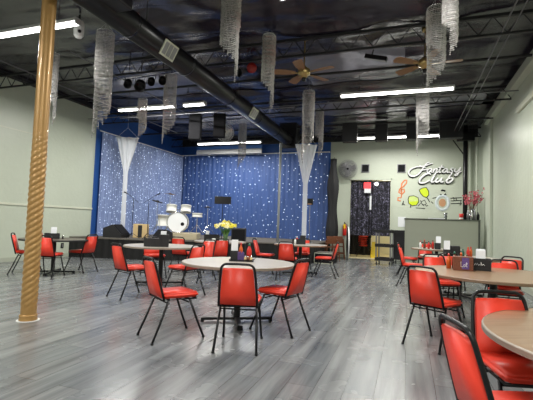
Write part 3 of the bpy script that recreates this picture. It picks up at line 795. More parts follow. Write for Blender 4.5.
pt = on(127.5, 138, 1, 11.2); tulle(pt.x, 11.2, pt.z, on(125, 172, 1, 11.2).z, SZ+.01, .74, .15, 'white tulle funnel drape on the left, before the sparkling side curtain')

# stage gear -------------------------------------------------------
def mic(x, y, label, boom=.25, side=1):
    t = thing('microphone_stand', label, 'microphone stand', (x, y, SZ), math.radians(30), 'microphone stands')
    bm = B()
    for k in range(3): a = k*2*PI/3; tube(bm, [(0, 0, .18), (.25*math.cos(a), .25*math.sin(a), .008)], .008, 6)
    obj('tripod', bm, 'black', t)
    obj('pole', tube(B(), [(0, 0, .1), (0, 0, 1.25)], .01, 8), 'black', t)
    obj('boom', tube(B(), [(.15*side, 0, 1.15), (-boom*side, 0, 1.4)], .008, 6), 'black', t)
    obj('microphone', tube(B(), [(-boom*side, 0, 1.4), (-(boom+.1)*side, 0, 1.45), (-(boom+.14)*side, 0, 1.47)], [.014, .02, .026], 10), 'black', t, True)
p_ = on(137, 236, 2, SZ)
mic(-8.3, 10.75, 'black microphone stand beside the cream amplifier', .16, 1)
mic(-7.86, 10.95, 'black microphone stand between the amplifier and the drum kit', .2, -1)
def gear(px, py, d, z=SZ):
    q = at(px, py, d); return (q.x, q.y, z)
# amplifier
t = thing('guitar_amplifier', 'cream covered amplifier standing on the stage', 'amplifier', (-8.28, 11.15, SZ), math.radians(28))
obj('cabinet', box(B(), -.24, .24, .03, .27, 0, .46, .015), 'cream', t)
obj('grille_cloth', box(B(), -.08, .05, .015, .031, .02, .42, .004), 'blackmatte', t)
obj('handle', tube(B(), [(-.08, .15, .46), (-.06, .15, .49), (.06, .15, .49), (.08, .15, .46)], .008, 6), 'black', t)
def wedge(x, y, rz, label, s=1):
    t = thing('floor_monitor', label, 'speaker', (x, y, SZ), rz, 'floor monitors')
    bm = B(); xprism(bm, [(-.3*s, 0), (.3*s, 0), (.34*s, .1*s), (.02*s, .42*s), (-.3*s, .3*s)], -.28*s, .28*s); obj('cabinet', bm, 'speaker_black', t)
    obj('grille', xprism(B(), [(.335*s, .115*s), (.035*s, .415*s), (.045*s, .425*s), (.345*s, .125*s)], -.25*s, .25*s), 'speaker', t)
wedge(-8.95, 10.8, math.radians(10), 'black wedge speaker at the left front of the stage, beside the tulle')
wedge(-7.3, 10.98, math.radians(-100), 'black wedge speaker between the amplifier and the drums', .75)
# black case at centre
t = thing('speaker_cabinet', 'black boxy speaker on the floor before the stage, right of the daffodils', 'speaker', (-4.68, 10.95, 0), math.radians(20))
obj('cabinet', box(B(), -.21, .21, -.2, .2, 0, 1.1, .015), 'speaker_black', t)
obj('grille', box(B(), -.18, .18, -.212, -.2, .04, 1.06, .004), 'speaker', t)
# drum kit
KX, KY = -7.3, 12.0
t = thing('drum_riser', 'low carpeted riser under the drum kit', 'platform', (KX, KY, SZ), math.radians(24))
obj('riser_deck', box(B(), -.62, .62, -.62, .9, 0, .2, .01), 'riser', t)
DZ0 = SZ+.202
t = thing('drum_kit', 'white bass drum with two toms mounted on top', 'drums', (KX+.0, KY-.15, DZ0), math.radians(24))
def drum(bm_axis, r, l):
    b = B(); lathe(b, [(r, -l/2), (r+.012, -l/2), (r+.012, -l/2+.03), (r, -l/2+.03), (r, l/2-.03), (r+.012, l/2-.03), (r+.012, l/2), (r, l/2)], n=36); return b
RB = .33
Rm = Matrix.Translation((0, 0, RB+.03)) @ Matrix.Rotation(PI/2, 4, 'X')
bs = obj('bass_drum', xform(drum('y', RB, .42), Rm), 'drumshell', t, True)
b = lathe(B(), [(0, .20), (RB-.01, .20), (RB-.01, .21), (0, .21)], n=36); lathe(b, [(0, -.21), (RB-.01, -.21), (RB-.01, -.2), (0, -.2)], n=36); obj('drum_head', xform(b, Rm), 'drumhead', bs)
b = lathe(B(), [(0, .211), (.06, .211), (.06, .214), (0, .214)], cx=.17, cy=-.06, n=20); obj('sound_port', xform(b, Rm), 'black', bs)
b = lathe(B(), [(RB-.005, .21), (RB+.016, .21), (RB+.016, .235), (RB-.005, .235), (RB-.005, .21)], n=36); obj('hoop', xform(b, Rm), 'chrome', bs, True)
for s in (-1, 1):
    Rt = Matrix.Translation((s*.24, .02, RB*2+.15)) @ Matrix.Rotation(math.radians(-12), 4, 'X')
    tm = obj('tom', xform(drum('z', .17, .24), Rt), 'drumshell', t, True)
    obj('drum_head', xform(lathe(B(), [(0, .115), (.165, .115), (.165, .122), (0, .122)], n=30), Rt), 'drumhead', tm)
obj('tom_mount', tube(B(), [(-.15, .0, RB*2+.16), (0, 0, RB*2+.1), (0, 0, RB*2-.02), (0, 0, RB*2+.1), (.15, 0, RB*2+.16)], .012, 6), 'chrome', t)
b = B()
for s in (-1, 1): tube(b, [(s*.3, -.15, RB*.9), (s*.42, -.2, 0)], .008, 6)
obj('spur', b, 'chrome', t)
def kit(a, b):
    r_ = math.radians(24); return (KX+a*math.cos(r_)-b*math.sin(r_), KY-.15+a*math.sin(r_)+b*math.cos(r_), DZ0)
t = thing('floor_tom', 'white floor tom at the left side of the drum kit', 'drums', kit(-.5, .12))
ft = obj('shell', xform(drum('z', .2, .38), Matrix.Translation((0, 0, .4))), 'drumshell', t, True)
obj('drum_head', lathe(B(), [(0, .585), (.195, .585), (.195, .595), (0, .595)], n=30), 'drumhead', ft)
for k in range(3):
    a = k*2*PI/3+.4; obj('leg', tube(B(), [(.21*math.cos(a), .21*math.sin(a), .45), (.21*math.cos(a), .21*math.sin(a), .02), (.23*math.cos(a), .23*math.sin(a), 0)], .007, 6), 'chrome', t)
t = thing('snare_drum', 'white snare drum on a chrome stand at the right side of the drum kit', 'drums', kit(.62, .1))
sn = obj('shell', xform(drum('z', .17, .14), Matrix.Translation((0, 0, .62))), 'drumshell', t, True)
obj('drum_head', lathe(B(), [(0, .685), (.165, .685), (.165, .692), (0, .692)], n=30), 'drumhead', sn)
b = B(); tube(b, [(0, 0, .55), (0, 0, .2)], .012, 6)
for k in range(3): a = k*2*PI/3; tube(b, [(0, 0, .3), (.26*math.cos(a), .26*math.sin(a), .005)], .009, 6)
obj('stand', b, 'chrome', t)
def cymbal(a, b_, h, r, tilt, label, m='cymbal'):
    t = thing('cymbal_stand', label, 'cymbal', kit(a, b_), 0, 'cymbals on stands')
    b = B(); tube(b, [(0, 0, .1), (0, 0, h)], .01, 6)
    for k in range(3): q = k*2*PI/3+.5; tube(b, [(0, 0, .28), (.26*math.cos(q), .26*math.sin(q), .005)], .008, 6)
    obj('stand', b, 'chrome', t)
    obj('cymbal', xform(lathe(B(), [(0, .03), (.04, .025), (.06, .005), (r, -.015), (r, -.018), (.06, .001), (0, .02)], n=32), Matrix.Translation((0, 0, h)) @ Matrix.Rotation(tilt, 4, 'Y')), m, t, True)
cymbal(-.35, .3, 1.32, .21, .12, 'bronze ride cymbal highest above the drum kit')
cymbal(-.75, .2, 1.05, .2, .3, 'dark crash cymbal tilted at the far left of the drum kit', 'blackmatte')
cymbal(.95, .35, .92, .16, 0, 'thin hi-hat cymbal on a stand right of the drum kit', 'blackmatte')
# music stand
t = thing('music_stand', 'black music stand with a wide desk, standing at the middle of the stage', 'music stand', (-5.72, 11.95, SZ), math.radians(24))
obj('desk', xform(box(B(), -.27, .27, -.01, .01, -.13, .13, .004), Matrix.Translation((0, 0, 1.33)) @ Matrix.Rotation(math.radians(-14), 4, 'X')), 'black', t)
obj('pole', tube(B(), [(0, .02, .08), (0, .02, 1.3)], .012, 8), 'black', t)
b = B()
for k in range(3): a = k*2*PI/3; tube(b, [(0, .02, .25), (.25*math.cos(a), .02+.25*math.sin(a), .005)], .008, 6)
obj('tripod', b, 'black', t)
# small black box by drape
q = on(310, 202, 1, 13.6)
t = thing('control_box', 'small black box on a thin stand right of the tulle drape', 'box', (q.x, 13.6, SZ))
obj('box_body', box(B(), -.1, .1, -.05, .05, q.z-SZ-.1, q.z-SZ+.12, .01), 'black', t)
obj('pole', tube(B(), [(0, 0, 0), (0, 0, q.z-SZ-.1)], .012, 6), 'grey', t)
obj('base', lathe(B(), [(0, 0), (.14, 0), (.13, .02), (0, .02)], n=20), 'grey', t)
obj('label_strip', box(B(), -.07, .07, -.056, -.05, q.z-SZ-.09, q.z-SZ-.06), 'tan', t)

# ------------------------------------------------------------------ partition, column, things on it
PX0, PX1, PY, PZ = on(405, 218, 1, 14.6).x, on(479.7, 220, 1, 14.6).x, 14.6, 1.6
t = thing('partition_counter', 'tall greenish grey partition counter in the back right corner', 'counter', (0, PY, 0))
obj('front_panel', box(B(), PX0, PX1, 0, .1, 0, PZ-.03), 'bar', t)
obj('side_panel', box(B(), PX0, PX0+.1, .1, YB-PY-.03, 0, PZ-.03), 'bar', t)
bm = B(); box(bm, PX0-.02, PX1+.02, -.05, .45, PZ-.03, PZ+.01, .006); box(bm, PX0-.02, PX0+.3, .45, YB-PY-.03, PZ-.03, PZ+.01); obj('countertop', bm, 'dark_trim', t)
obj('corner_post', box(B(), PX1-.04, PX1+.02, -.03, .1, 0, PZ-.03), 'dark_trim', t)
pc = on(465.3, 180, 1, 15.3)
t = thing('black_column', 'slim black pipe column rising from the counter to the ceiling', 'column', (pc.x, 15.3, 0))
obj('pipe', tube(B(), [(0, 0, 0), (0, 0, ZC-.15)], .075, 18), 'black', t, True)
bm = B(); box(bm, -.28, .28, -.1, .1, 4.35, 4.65, .02); tube(bm, [(-.4, 0, 4.4), (0, 0, 3.8)], .02, 6); obj('bracket', bm, 'black', t)
def oncounter(px): return on(px, 218, 1, PY+.22).x
def jar(px, r, h, m, label, name='bottle', cat='bottle', dy=.22):
    t = thing(name, label, cat, (on(px, 217, 1, PY+dy).x, PY+dy, PZ+.01), 0, 'things on the partition counter')
    obj('body', lathe(B(), [(0, 0), (r, 0), (r, h*.7), (r*.5, h*.85), (r*.5, h), (0, h)], n=14), m, t, True)
    obj('lid', lathe(B(), [(0, h), (r*.55, h), (r*.55, h+.03), (0, h+.03)], n=12), 'chrome', t, True)
jar(468.3, .05, .32, 'grey', 'grey metal bottle leftmost on the counter beside the vase')
jar(471.5, .05, .28, 'chrome', 'silver bottle below the pink flowers on the counter', dy=.18)
jar(474.6, .05, .34, 'grey', 'tall grey bottle second from the counter end')
jar(478, .045, .24, 'black', 'black bottle at the right end of the counter')
t = thing('glass_cup', 'clear glass at the middle of the partition counter', 'glass', (oncounter(445.5), PY+.2, PZ+.01)); obj('glass_body', lathe(B(), [(0, 0), (.05, 0), (.06, .22), (.055, .22), (.045, .01), (0, .01)], n=16), 'glass', t, True)
obj('glass_rim', lathe(B(), [(.055, .22), (.061, .22), (.061, .228), (.055, .228)], n=16), 'glass', t)
t = thing('paper_tray', 'white papers lying on the counter', 'papers', (oncounter(436), PY+.15, PZ+.01)); obj('paper_sheets', box(B(), -.25, .25, -.1, .1, 0, .03), 'paper', t)
t = thing('red_cup', 'red cup left of the black column on the counter', 'cup', (oncounter(461), PY+.15, PZ+.01)); obj('cup_body', lathe(B(), [(0, 0), (.05, 0), (.07, .2), (.06, .2), (.045, .01), (0, .01)], n=16), 'plastic_red', t, True)
obj('white_label', lathe(B(), [(.056, .02), (.062, .07), (.0625, .02)], n=16), 'white', t)
vx_ = on(472, 205, 1, PY+.35)
t = thing('vase', 'slender glass vase holding pink flowers on the counter', 'vase', (vx_.x, PY+.36, PZ+.01)); obj('vase_body', lathe(B(), [(0, 0), (.05, 0), (.04, .1), (.06, .38), (.054, .38), (.035, .1), (0, .02)], n=16), 'glass', t, True)
t = thing('pink_flowers', 'spray of pink artificial blossoms in the counter vase', 'flowers', (vx_.x, PY+.36, PZ+.05))
bm = B(); bl = []
for k in range(16):
    a = random.uniform(0, 2*PI); e = (random.choice((-1, 1))*random.uniform(.06, .36), random.uniform(-.12, .12), random.uniform(.55, 1.15))
    tube(bm, [(0, 0, .02), (e[0]*.3, e[1]*.3, .4), e], .005, 4)
    for q in range(9): f = random.uniform(.45, 1); bl.append((e[0]*f+random.uniform(-.05, .05), e[1]*f+random.uniform(-.04, .04), .35+(e[2]-.35)*f+random.uniform(-.05, .05)))
obj('stems', bm, 'wood', t)
bm = B()
for p_ in bl:
    p_ = Vector(p_); n_ = Vector((random.uniform(-1, 1), -1, random.uniform(-.4, .8))).normalized(); u = n_.orthogonal().normalized(); w = n_.cross(u)
    for q in range(5):
        a = q*2*PI/5; d = u*math.cos(a)+w*math.sin(a); e = n_.cross(d)
        bm.faces.new([bm.verts.new(p_), bm.verts.new(p_+d*.018+e*.012), bm.verts.new(p_+d*.036+n_*.008), bm.verts.new(p_+d*.018-e*.012)])
obj('blossoms', bm, 'pink', t)

# ------------------------------------------------------------------ back wall: sign and mural
WY = YB
def wp(px, py, dy=0): q = on(px, py, 1, WY); return Vector((q.x, WY-dy, q.z))
t = thing('club_sign', 'raised white script lettering reading Fantasy Club on the back wall', 'sign', (0, 0, 0))
def sgn(x, y): return (404+x/8.33, 158+y/8.33)
def shift(st, dx): return [[(x+dx, y) for x, y in s] for s in st]
A_ = [[(234, 92), (214, 88), (194, 105), (192, 122), (206, 124), (222, 108), (234, 92), (226, 116), (232, 125), (246, 116)]]
letters = [
    [[(182, 82), (140, 72), (90, 78), (50, 98), (36, 128), (54, 154), (90, 156), (126, 134), (152, 98), (172, 62), (194, 42), (216, 38)], [(128, 64), (150, 74), (186, 62), (214, 52), (240, 46)], [(146, 104), (200, 96)]],
    A_,
    [[(252, 90), (242, 124)], [(244, 112), (258, 94), (272, 90), (276, 98), (266, 118), (272, 125), (284, 116)]],
    [[(318, 58), (300, 92), (290, 118), (298, 125), (310, 116)], [(286, 82), (334, 78)]],
    shift(A_, 130),
    [[(412, 86), (394, 88), (388, 98), (400, 106), (404, 118), (390, 126), (372, 120)]],
    [[(426, 88), (418, 110), (430, 122), (450, 110), (468, 80)], [(470, 78), (458, 118), (442, 146), (424, 150), (424, 138), (446, 130), (480, 110)]],
    [[(222, 142), (214, 130), (184, 134), (150, 158), (124, 192), (134, 212), (172, 210), (214, 186)]],
    [[(268, 120), (246, 160), (226, 196), (234, 208), (256, 192)]],
    [[(282, 166), (262, 192), (270, 207), (292, 196), (318, 166)], [(318, 166), (304, 192), (312, 206), (330, 196)]],
    [[(400, 126), (370, 168), (350, 196), (362, 210), (390, 200), (408, 176), (396, 164), (372, 176)]],
]
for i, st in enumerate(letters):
    for nm, m_, dx, dy, dep, rr in (('letter', 'signwhite', 0, 0, .075, .027), ('letter_shadow', 'black', -3, 7, .03, .03)):  # dark offset copy under each letter imitates its shadow
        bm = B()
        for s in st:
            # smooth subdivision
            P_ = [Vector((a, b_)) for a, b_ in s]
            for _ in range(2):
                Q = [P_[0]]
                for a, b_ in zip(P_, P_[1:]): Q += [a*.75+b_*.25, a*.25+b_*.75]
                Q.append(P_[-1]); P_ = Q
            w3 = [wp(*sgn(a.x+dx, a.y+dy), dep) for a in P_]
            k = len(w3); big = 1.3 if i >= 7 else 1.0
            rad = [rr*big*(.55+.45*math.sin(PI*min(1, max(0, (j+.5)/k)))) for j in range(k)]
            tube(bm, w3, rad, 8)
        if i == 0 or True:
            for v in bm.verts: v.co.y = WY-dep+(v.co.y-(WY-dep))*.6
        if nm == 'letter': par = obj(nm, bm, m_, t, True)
        else: obj(nm, bm, m_, par, True, label='black offset copy standing in for the letter shadow')

def blob(name, pts, m, label, cat='wall painting', dep=.006, parent=None):
    bm = B(); w3 = [wp(x, y) for x, y in pts]
    f = [bm.verts.new((p.x, WY-dep, p.z)) for p in w3]; b = [bm.verts.new((p.x, WY-.001, p.z)) for p in w3]
    bm.faces.new(f); bm.faces.new(b[::-1]); k = len(f)
    for i in range(k): bm.faces.new((f[i], b[i], b[(i+1) % k], f[(i+1) % k]))
    o = obj(name, bm, m, parent)
    if not parent: tag(o, label, cat)
    return o
def line(name, sts, r, m, parent=None, label=None, dep=.008, cat='wall painting'):
    bm = B()
    for s in sts: tube(bm, [wp(x, y, dep) for x, y in s], r, 5)
    for v in bm.verts: v.co.y = WY-dep+(v.co.y-(WY-dep))*.3
    o = obj(name, bm, m, parent)
    if not parent: tag(o, label, cat)
    return o
S2 = 7.4
def mu(x, y): return (394+x/S2, 176+y/S2)
line('treble_clef', [[mu(*p) for p in [(50, 185), (28, 180), (30, 160), (52, 162), (58, 130), (52, 90), (58, 55), (78, 32), (95, 30), (92, 52), (70, 78), (42, 98), (36, 122), (58, 135), (78, 118), (74, 98), (56, 100), (50, 115)]]], .028, 'orange', label='orange treble clef painted on the back wall left of the glasses')
line('round_emblem', [[mu(358+46*math.cos(a*PI/16), 198+52*math.sin(a*PI/16)) for a in range(33)]], .05, 'ring', label=None) and None
bpy.data.objects['round_emblem']['label'] = 'large pale ring emblem with tan centre painted on the back wall'
emb = bpy.data.objects['round_emblem']
blob('emblem_centre', [mu(358+26*math.cos(a*PI/10), 198+30*math.sin(a*PI/10)) for a in range(20)], 'tan', None, parent=emb)
line('emblem_hat', [[mu(348, 108), mu(360, 104), mu(380, 112)], [mu(352, 106), mu(376, 108)], [mu(340, 138), mu(366, 146), mu(384, 132)]], .032, 'black', emb)
t = thing('painted_glass', 'tilted lime green wine glass painted higher, on the back wall', 'wall painting', (0, 0, 0), group='painted green glasses')
g1 = [(186, 104), (206, 90), (238, 84), (256, 112), (258, 140), (240, 160), (214, 150), (196, 128)]
blob('bowl', [mu(*p) for p in g1], 'lime', None, parent=t)
line('outline', [[mu(*p) for p in g1+g1[:1]], [mu(244, 160), mu(266, 194)]], .014, 'black', t)
t = thing('painted_glass', 'round pale lime glass painted lower left on the back wall', 'wall painting', (0, 0, 0), group='painted green glasses')
g2 = [(112, 150), (146, 146), (178, 160), (184, 190), (168, 214), (136, 220), (110, 204), (104, 172)]
blob('bowl', [mu(*p) for p in g2], 'limepale', None, parent=t)
blob('drink', [mu(*p) for p in [(108, 190), (180, 186), (166, 214), (136, 220), (110, 204)]], 'lime', None, dep=.009, parent=t)
line('outline', [[mu(*p) for p in g2+g2[:1]], [mu(124, 216), mu(118, 234), mu(128, 226)]], .014, 'black', t)
def notes(label, sts):
    t = thing('painted_music_notes', label, 'wall painting')
    for st in sts: line('stroke', [[mu(*p) for p in st]], .014, 'black', t)
    return t
notes('thin black notes and swirls painted around the two green glasses', [[(60, 200), (80, 214)], [(70, 184), (66, 212)], [(56, 214), (66, 212)], [(160, 236), (230, 240)], [(196, 180), (210, 214), (240, 206), (226, 178), (200, 190)], [(232, 210), (240, 224), (252, 214)], [(180, 222), (200, 196), (222, 222)]])
notes('thin black staff lines with notes painted right of the ring emblem', [[(418, 165), (500, 160)], [(420, 185), (502, 180)], [(420, 205), (502, 202)], [(430, 165), (440, 158), (444, 180)], [(448, 168), (460, 160), (462, 178)], [(494, 180), (494, 214), (484, 214)]])
notes('thin black strokes painted left of the ring emblem, beside the tilted glass', [[(284, 165), (318, 158)], [(276, 190), (290, 204)]])
# notice
q = wp(402, 222)
t = thing('wall_notice', 'white paper notice on the back wall beside the partition', 'notice', (q.x, WY-.004, q.z))
obj('notice_sheet', box(B(), -.15, .14, -.004, .003, -.19, .2), 'poster', t)
for px, lab in ((365.5, 'small square speaker panel on the back wall, left above the doorway'), (401.5, 'small square speaker panel on the back wall, right of the doorway')):
    q = wp(px, 168.5); t = thing('wall_speaker', lab, 'wall speaker', (q.x, WY, q.z), 0, 'square wall speakers')
    obj('frame', box(B(), -.16, .16, -.05, 0, -.17, .17, .01), 'grey', t); obj('grille', box(B(), -.13, .13, -.058, -.05, -.14, .14), 'speaker', t)
# wall fan
def cage_fan(q, R_, rz, label, mm='grey', mount=True, thick=.16, dens=54):
    t = thing('wall_fan', label, 'fan', q, rz)
    b = B()
    for k in range(dens):
        a = 2*PI*k/dens; pts = [(R_*.12*math.cos(a), -thick, R_*.12*math.sin(a)), (R_*.75*math.cos(a), -thick*.85, R_*.75*math.sin(a)), (R_*math.cos(a), -thick*.4, R_*math.sin(a)), (R_*.75*math.cos(a), -.02, R_*.75*math.sin(a)), (R_*.15*math.cos(a), 0, R_*.15*math.sin(a))]
        tube(b, pts, .006, 4)
    for rr, yy in ((R_*.98, -thick*.42), (R_*.75, -thick*.86), (R_*.45, -thick*.95)):
        tube(b, [(rr*math.cos(2*PI*k/32), yy, rr*math.sin(2*PI*k/32)) for k in range(32)], .006, 5, closed=True)
    obj('cage', b, mm, t)
    for k in range(3):
        a = k*2*PI/3+.3; b = B(); d = Vector((math.cos(a), 0, math.sin(a))); e = Vector((-math.sin(a), 0, math.cos(a)))
        v = [d*R_*.12-e*R_*.08, d*R_*.8-e*R_*.22, d*R_*.85+e*R_*.22+Vector((0, -.04, 0)), d*R_*.12+e*R_*.12+Vector((0, -.03, 0))]
        v = [p+Vector((0, -thick*.45, 0)) for p in v]; lo = [b.verts.new(p) for p in v]; hi = [b.verts.new(p+Vector((0, -.006, 0))) for p in v]
        b.faces.new(lo); b.faces.new(hi[::-1])
        for i in range(4): b.faces.new((lo[i], hi[i], hi[(i+1) % 4], lo[(i+1) % 4]))
        obj('blade', b, 'chrome' if mm != 'grey' else 'grey', t)
    b = B(); tube(b, [(0, -thick*.7, 0), (0, .1, 0)], [.06, .075], 14); obj('motor', b, 'black', t, True)
    return t
q = wp(349, 170); t = cage_fan((q.x, WY-.22, q.z), .38, 0, 'round grey industrial fan on the back wall above the doorway')
obj('bracket', tube(B(), [(0, .05, 0), (0, .21, .05)], .03, 8), 'black', t)
q = at(225, 133, 13.0); t = cage_fan(tuple(q), .29, math.radians(25), 'clear round fan hanging in front of the back light', 'white', dens=30)
obj('hanger', tube(B(), [(0, .06, 0), (0, .06, ZC-q.z-.1)], .012, 6), 'truss', t)

# extinguisher
q = wp(345, 228)
t = thing('fire_extinguisher', 'red fire extinguisher with a yellow tag left of the doorway', 'fire extinguisher', (q.x, WY-.1, q.z-.3))
obj('cylinder', lathe(B(), [(0, 0), (.075, 0), (.08, .02), (.08, .38), (.05, .44), (.025, .46), (0, .46)], n=18), 'plastic_red', t, True)
obj('valve', box(B(), -.02, .02, -.05, .03, .46, .54, .005), 'black', t)
obj('tag', box(B(), -.03, .04, -.088, -.083, .28, .46), 'yellowsign', t)
obj('hose', tube(B(), [(.02, -.03, .5), (.1, -.03, .42), (.1, -.02, .15)], .012, 6), 'black', t)
obj('wall_hook', box(B(), -.03, .03, .07, .1, .36, .48), 'grey', t)

# door curtains
def dcurtain(x0, x1, z0, z1, y, label, wob=.0):
    t = thing('door_curtain', label, 'curtain', (0, y, 0), 0, 'patterned door curtains')
    b = B(); n = int((x1-x0)/.02); g = []
    for k in range(19):
        z = z0+(z1-z0)*k/18; row = []
        for i in range(n+1):
            f = i/n; row.append(b.verts.new((x0+(x1-x0)*f+wob*math.sin(k/18*PI)*(1-f), .05*math.sin(f*(x1-x0)/.19*2*PI)+.012*math.sin(k), z)))
        g.append(row)
    for a, c_ in zip(g, g[1:]):
        for i in range(n): b.faces.new((a[i], a[i+1], c_[i+1], c_[i]))
    obj('curtain_cloth', b, 'pattern', t, True)
    return t
dcurtain(DX0+.02, DX0+.75, .92, DZ-.06, YB+.1, 'black patterned door curtain, left half')
dcurtain(DX0+.79, DX1-.02, .92, DZ-.06, YB+.1, 'black patterned door curtain, right half')
tag(obj('curtain_rod', tube(B(), [(DX0, YB+.1, DZ-.05), (DX1, YB+.1, DZ-.05)], .018, 8), 'black'), 'black rod across the top of the doorway', 'curtain rod')
q = on(367.5, 188, 1, YB+.02)
t = thing('lit_sign', 'red and white lit sign at the top of the split in the door curtains', 'sign', (q.x, YB+.02, q.z))
obj('red_panel', box(B(), -.14, .12, -.02, .02, -.02, .22, .006), 'redglow', t)
obj('white_panel', box(B(), -.12, .13, -.02, .02, -.20, -.03, .006), 'poster', t)
obj('chain', tube(B(), [(0, 0, .24), (0, 0, DZ-q.z)], .006, 4), 'grey', t)
q = on(370.5, 200, 1, YB)
t = thing('hanging_strip', 'pale vertical strip hanging in the split of the door curtains', 'fitting', (q.x, YB+.02, 0))
obj('strip', box(B(), -.035, .035, -.01, .01, 1.95, 2.5), 'poster', t); obj('cord', tube(B(), [(0, 0, 2.5), (0, 0, DZ)], .005, 4), 'grey', t)
# folded round table on its side at door
q = on(349.5, 258, 2, 0)
t = thing('folded_table', 'round folding table with a white edge rolled up on its side by the doorway', 'folded table', (-2.17, 15.8, .0), math.radians(-78))
obj('tabletop', xform(lathe(B(), [(0, -.02), (.6, -.02), (.6, .02), (0, .02)], n=48), Matrix.Translation((0, 0, .622)) @ Matrix.Rotation(PI/2, 4, 'X')), 'blackmatte', t)
obj('edge_band', xform(lathe(B(), [(.6, -.025), (.618, -.025), (.618, .025), (.6, .025)], n=48), Matrix.Translation((0, 0, .622)) @ Matrix.Rotation(PI/2, 4, 'X')), 'white', t)
obj('folded_legs', tube(B(), [(-.35, .04, .25), (-.35, .04, 1.0), (.35, .04, 1.0), (.35, .04, .25)], .015, 6), 'black', t)
t = thing('darkening_sheet', 'plain black sheet added behind the stacked chairs to darken the back room', 'curtain', (0, 18.2, 0))  # black cloth added to keep the room behind the stack dark
obj('curtain_cloth', cloth((-4.1, 0), (-1.5, 0), .02, 3.3, .04, .25), 'blackmatte', t, True)
# wet floor sign
t = thing('wet_floor_sign', 'yellow folding floor sign standing beyond the doorway', 'floor sign', (on(374.2, 256, 1, 17.2).x, 17.2, .005), math.radians(10))
for s in (-1, 1):
    b = B(); xprism(b, [(-.15, 0), (.15, 0), (.1, .66), (-.1, .66)], -.008, .008); obj('sign_board', xform(b, Matrix.Translation((0, s*.13, 0)) @ Matrix.Rotation(s*math.radians(11), 4, 'X')), 'yellowsign', t)
# utility carts
def cart(x, y, rz, label):
    t = thing('utility_cart', label, 'cart', (x, y, 0), rz, 'black utility carts')
    for z in (.14, .6, 1.08):
        b = B(); box(b, -.27, .27, -.2, .2, z, z+.04, .008); tube(b, [(-.27, -.2, z+.09), (.27, -.2, z+.09), (.27, .2, z+.09), (-.27, .2, z+.09)], .014, 6, closed=True)
        for s in (-1, 1): box(b, -.27, .27, s*.2-.006, s*.2+.006, z, z+.095)
        for s in (-1, 1): box(b, s*.27-.006, s*.27+.006, -.2, .2, z, z+.095)
        obj('shelf', b, 'blackmatte', t)
    for a in (-1, 1):
        for c_ in (-1, 1):
            obj('upright', box(B(), a*.24-.02, a*.24+.02, c_*.17-.02, c_*.17+.02, .12, 1.08), 'grey', t)
            b = B(); tube(b, [(a*.22-.015, c_*.16, .045), (a*.22+.015, c_*.16, .045)], .045, 14); tube(b, [(a*.22, c_*.16, .06), (a*.22, c_*.16, .13)], .012, 6); obj('caster', b, 'black', t)
    obj('push_handle', tube(B(), [(-.27, -.15, 1.14), (-.33, -.15, 1.18), (-.33, .15, 1.18), (-.27, .15, 1.14)], .014, 6), 'black', t)
    return t
q = on(384, 265, 2, 0); q = (q.x, q.y+.15); ca = cart(q[0], q[1], math.radians(-12), 'black three shelf cart with open sides, left of the other cart')
q = on(400, 264, 2, 0)
cb = dup(ca, (q.x+.03, q.y+.2, 0), math.radians(-12), 'black three shelf cart with solid panels, beside the partition', 'black utility carts')
o = obj('back_panel', box(B(), -.23, .23, -.18, .18, .15, 1.08), 'blackmatte', cb)
t = thing('white_bin', 'small white tray on the top shelf of the panelled cart', 'tray', (q.x+.03, q.y+.2, 1.111)); obj('tray_body', box(B(), -.19, .19, -.13, .13, 0, .045, .01), 'poster', t)
# wooden high chairs
def highchair(x, y, rz, label):
    t = thing('wooden_high_chair', label, 'high chair', (x, y, 0), rz, 'wooden high chairs')
    for a in (-1, 1):
        for c_ in (-1, 1): obj('leg', tube(B(), [(a*.25, c_*.22, 0), (a*.19, c_*.17, .74)], .02, 6), 'wood', t)
    obj('seat', box(B(), -.19, .19, -.17, .17, .46, .49, .006), 'wood', t)
    b = B()
    for z in (.2, .6, .73):
        f = .25-.06*z/.74; g_ = .22-.05*z/.74
        for s in (-1, 1): box(b, -f, f, s*g_-.012, s*g_+.012, z, z+.04); box(b, s*f-.012, s*f+.012, -g_, g_, z, z+.04)
    obj('rails', b, 'wood', t)
    obj('backrest', box(B(), -.18, .18, .155, .175, .6, .86, .01), 'wood', t)
highchair(-2.62, 14.9, .35, 'brown wooden high chair behind the stage steps, nearer one')
highchair(-2.52, 15.65, .2, 'brown wooden high chair behind the stage steps, closer to the back wall')

# ------------------------------------------------------------------ ceiling fans
def ceiling_fan(q, R_, rot, label):
    t = thing('ceiling_fan', label, 'ceiling fan', q, rot, 'five blade ceiling fans')
    obj('downrod', tube(B(), [(0, 0, .1), (0, 0, ZC-q[2]-.12)], .014, 8), 'brass', t)
    obj('canopy', lathe(B(), [(0, ZC-q[2]-.2), (.05, ZC-q[2]-.2), (.07, ZC-q[2]-.12), (0, ZC-q[2]-.12)], n=18), 'brass', t, True)
    obj('motor', lathe(B(), [(0, -.1), (.05, -.1), (.07, -.06), (.12, -.03), (.12, .06), (.07, .1), (.03, .14), (0, .14)], n=24), 'brass', t, True)
    obj('light_cap', lathe(B(), [(0, -.17), (.035, -.16), (.05, -.1), (0, -.1)], n=16), 'black', t, True)
    for k in range(5):
        a = k*2*PI/5; Rk = Matrix.Rotation(a, 4, 'Z') @ Matrix.Rotation(math.radians(10), 4, 'X')
        b = B(); prism(b, [(.17, -.05), (R_*.6, -.085), (R_-.03, -.09), (R_, -.05), (R_, .05), (R_-.03, .09), (R_*.6, .085), (.17, .05)], -.004, .004)
        o = obj('blade', xform(b, Rk), 'blade', t)
        b = B(); box(b, .08, .24, -.02, .02, -.012, -.004); obj('blade_arm', xform(b, Rk), 'brass', o)
    return t
q = on(304, 73, 2, 4.2); ceiling_fan(tuple(q), .62, math.radians(56), 'five blade ceiling fan with wooden blades, left of the two fans')
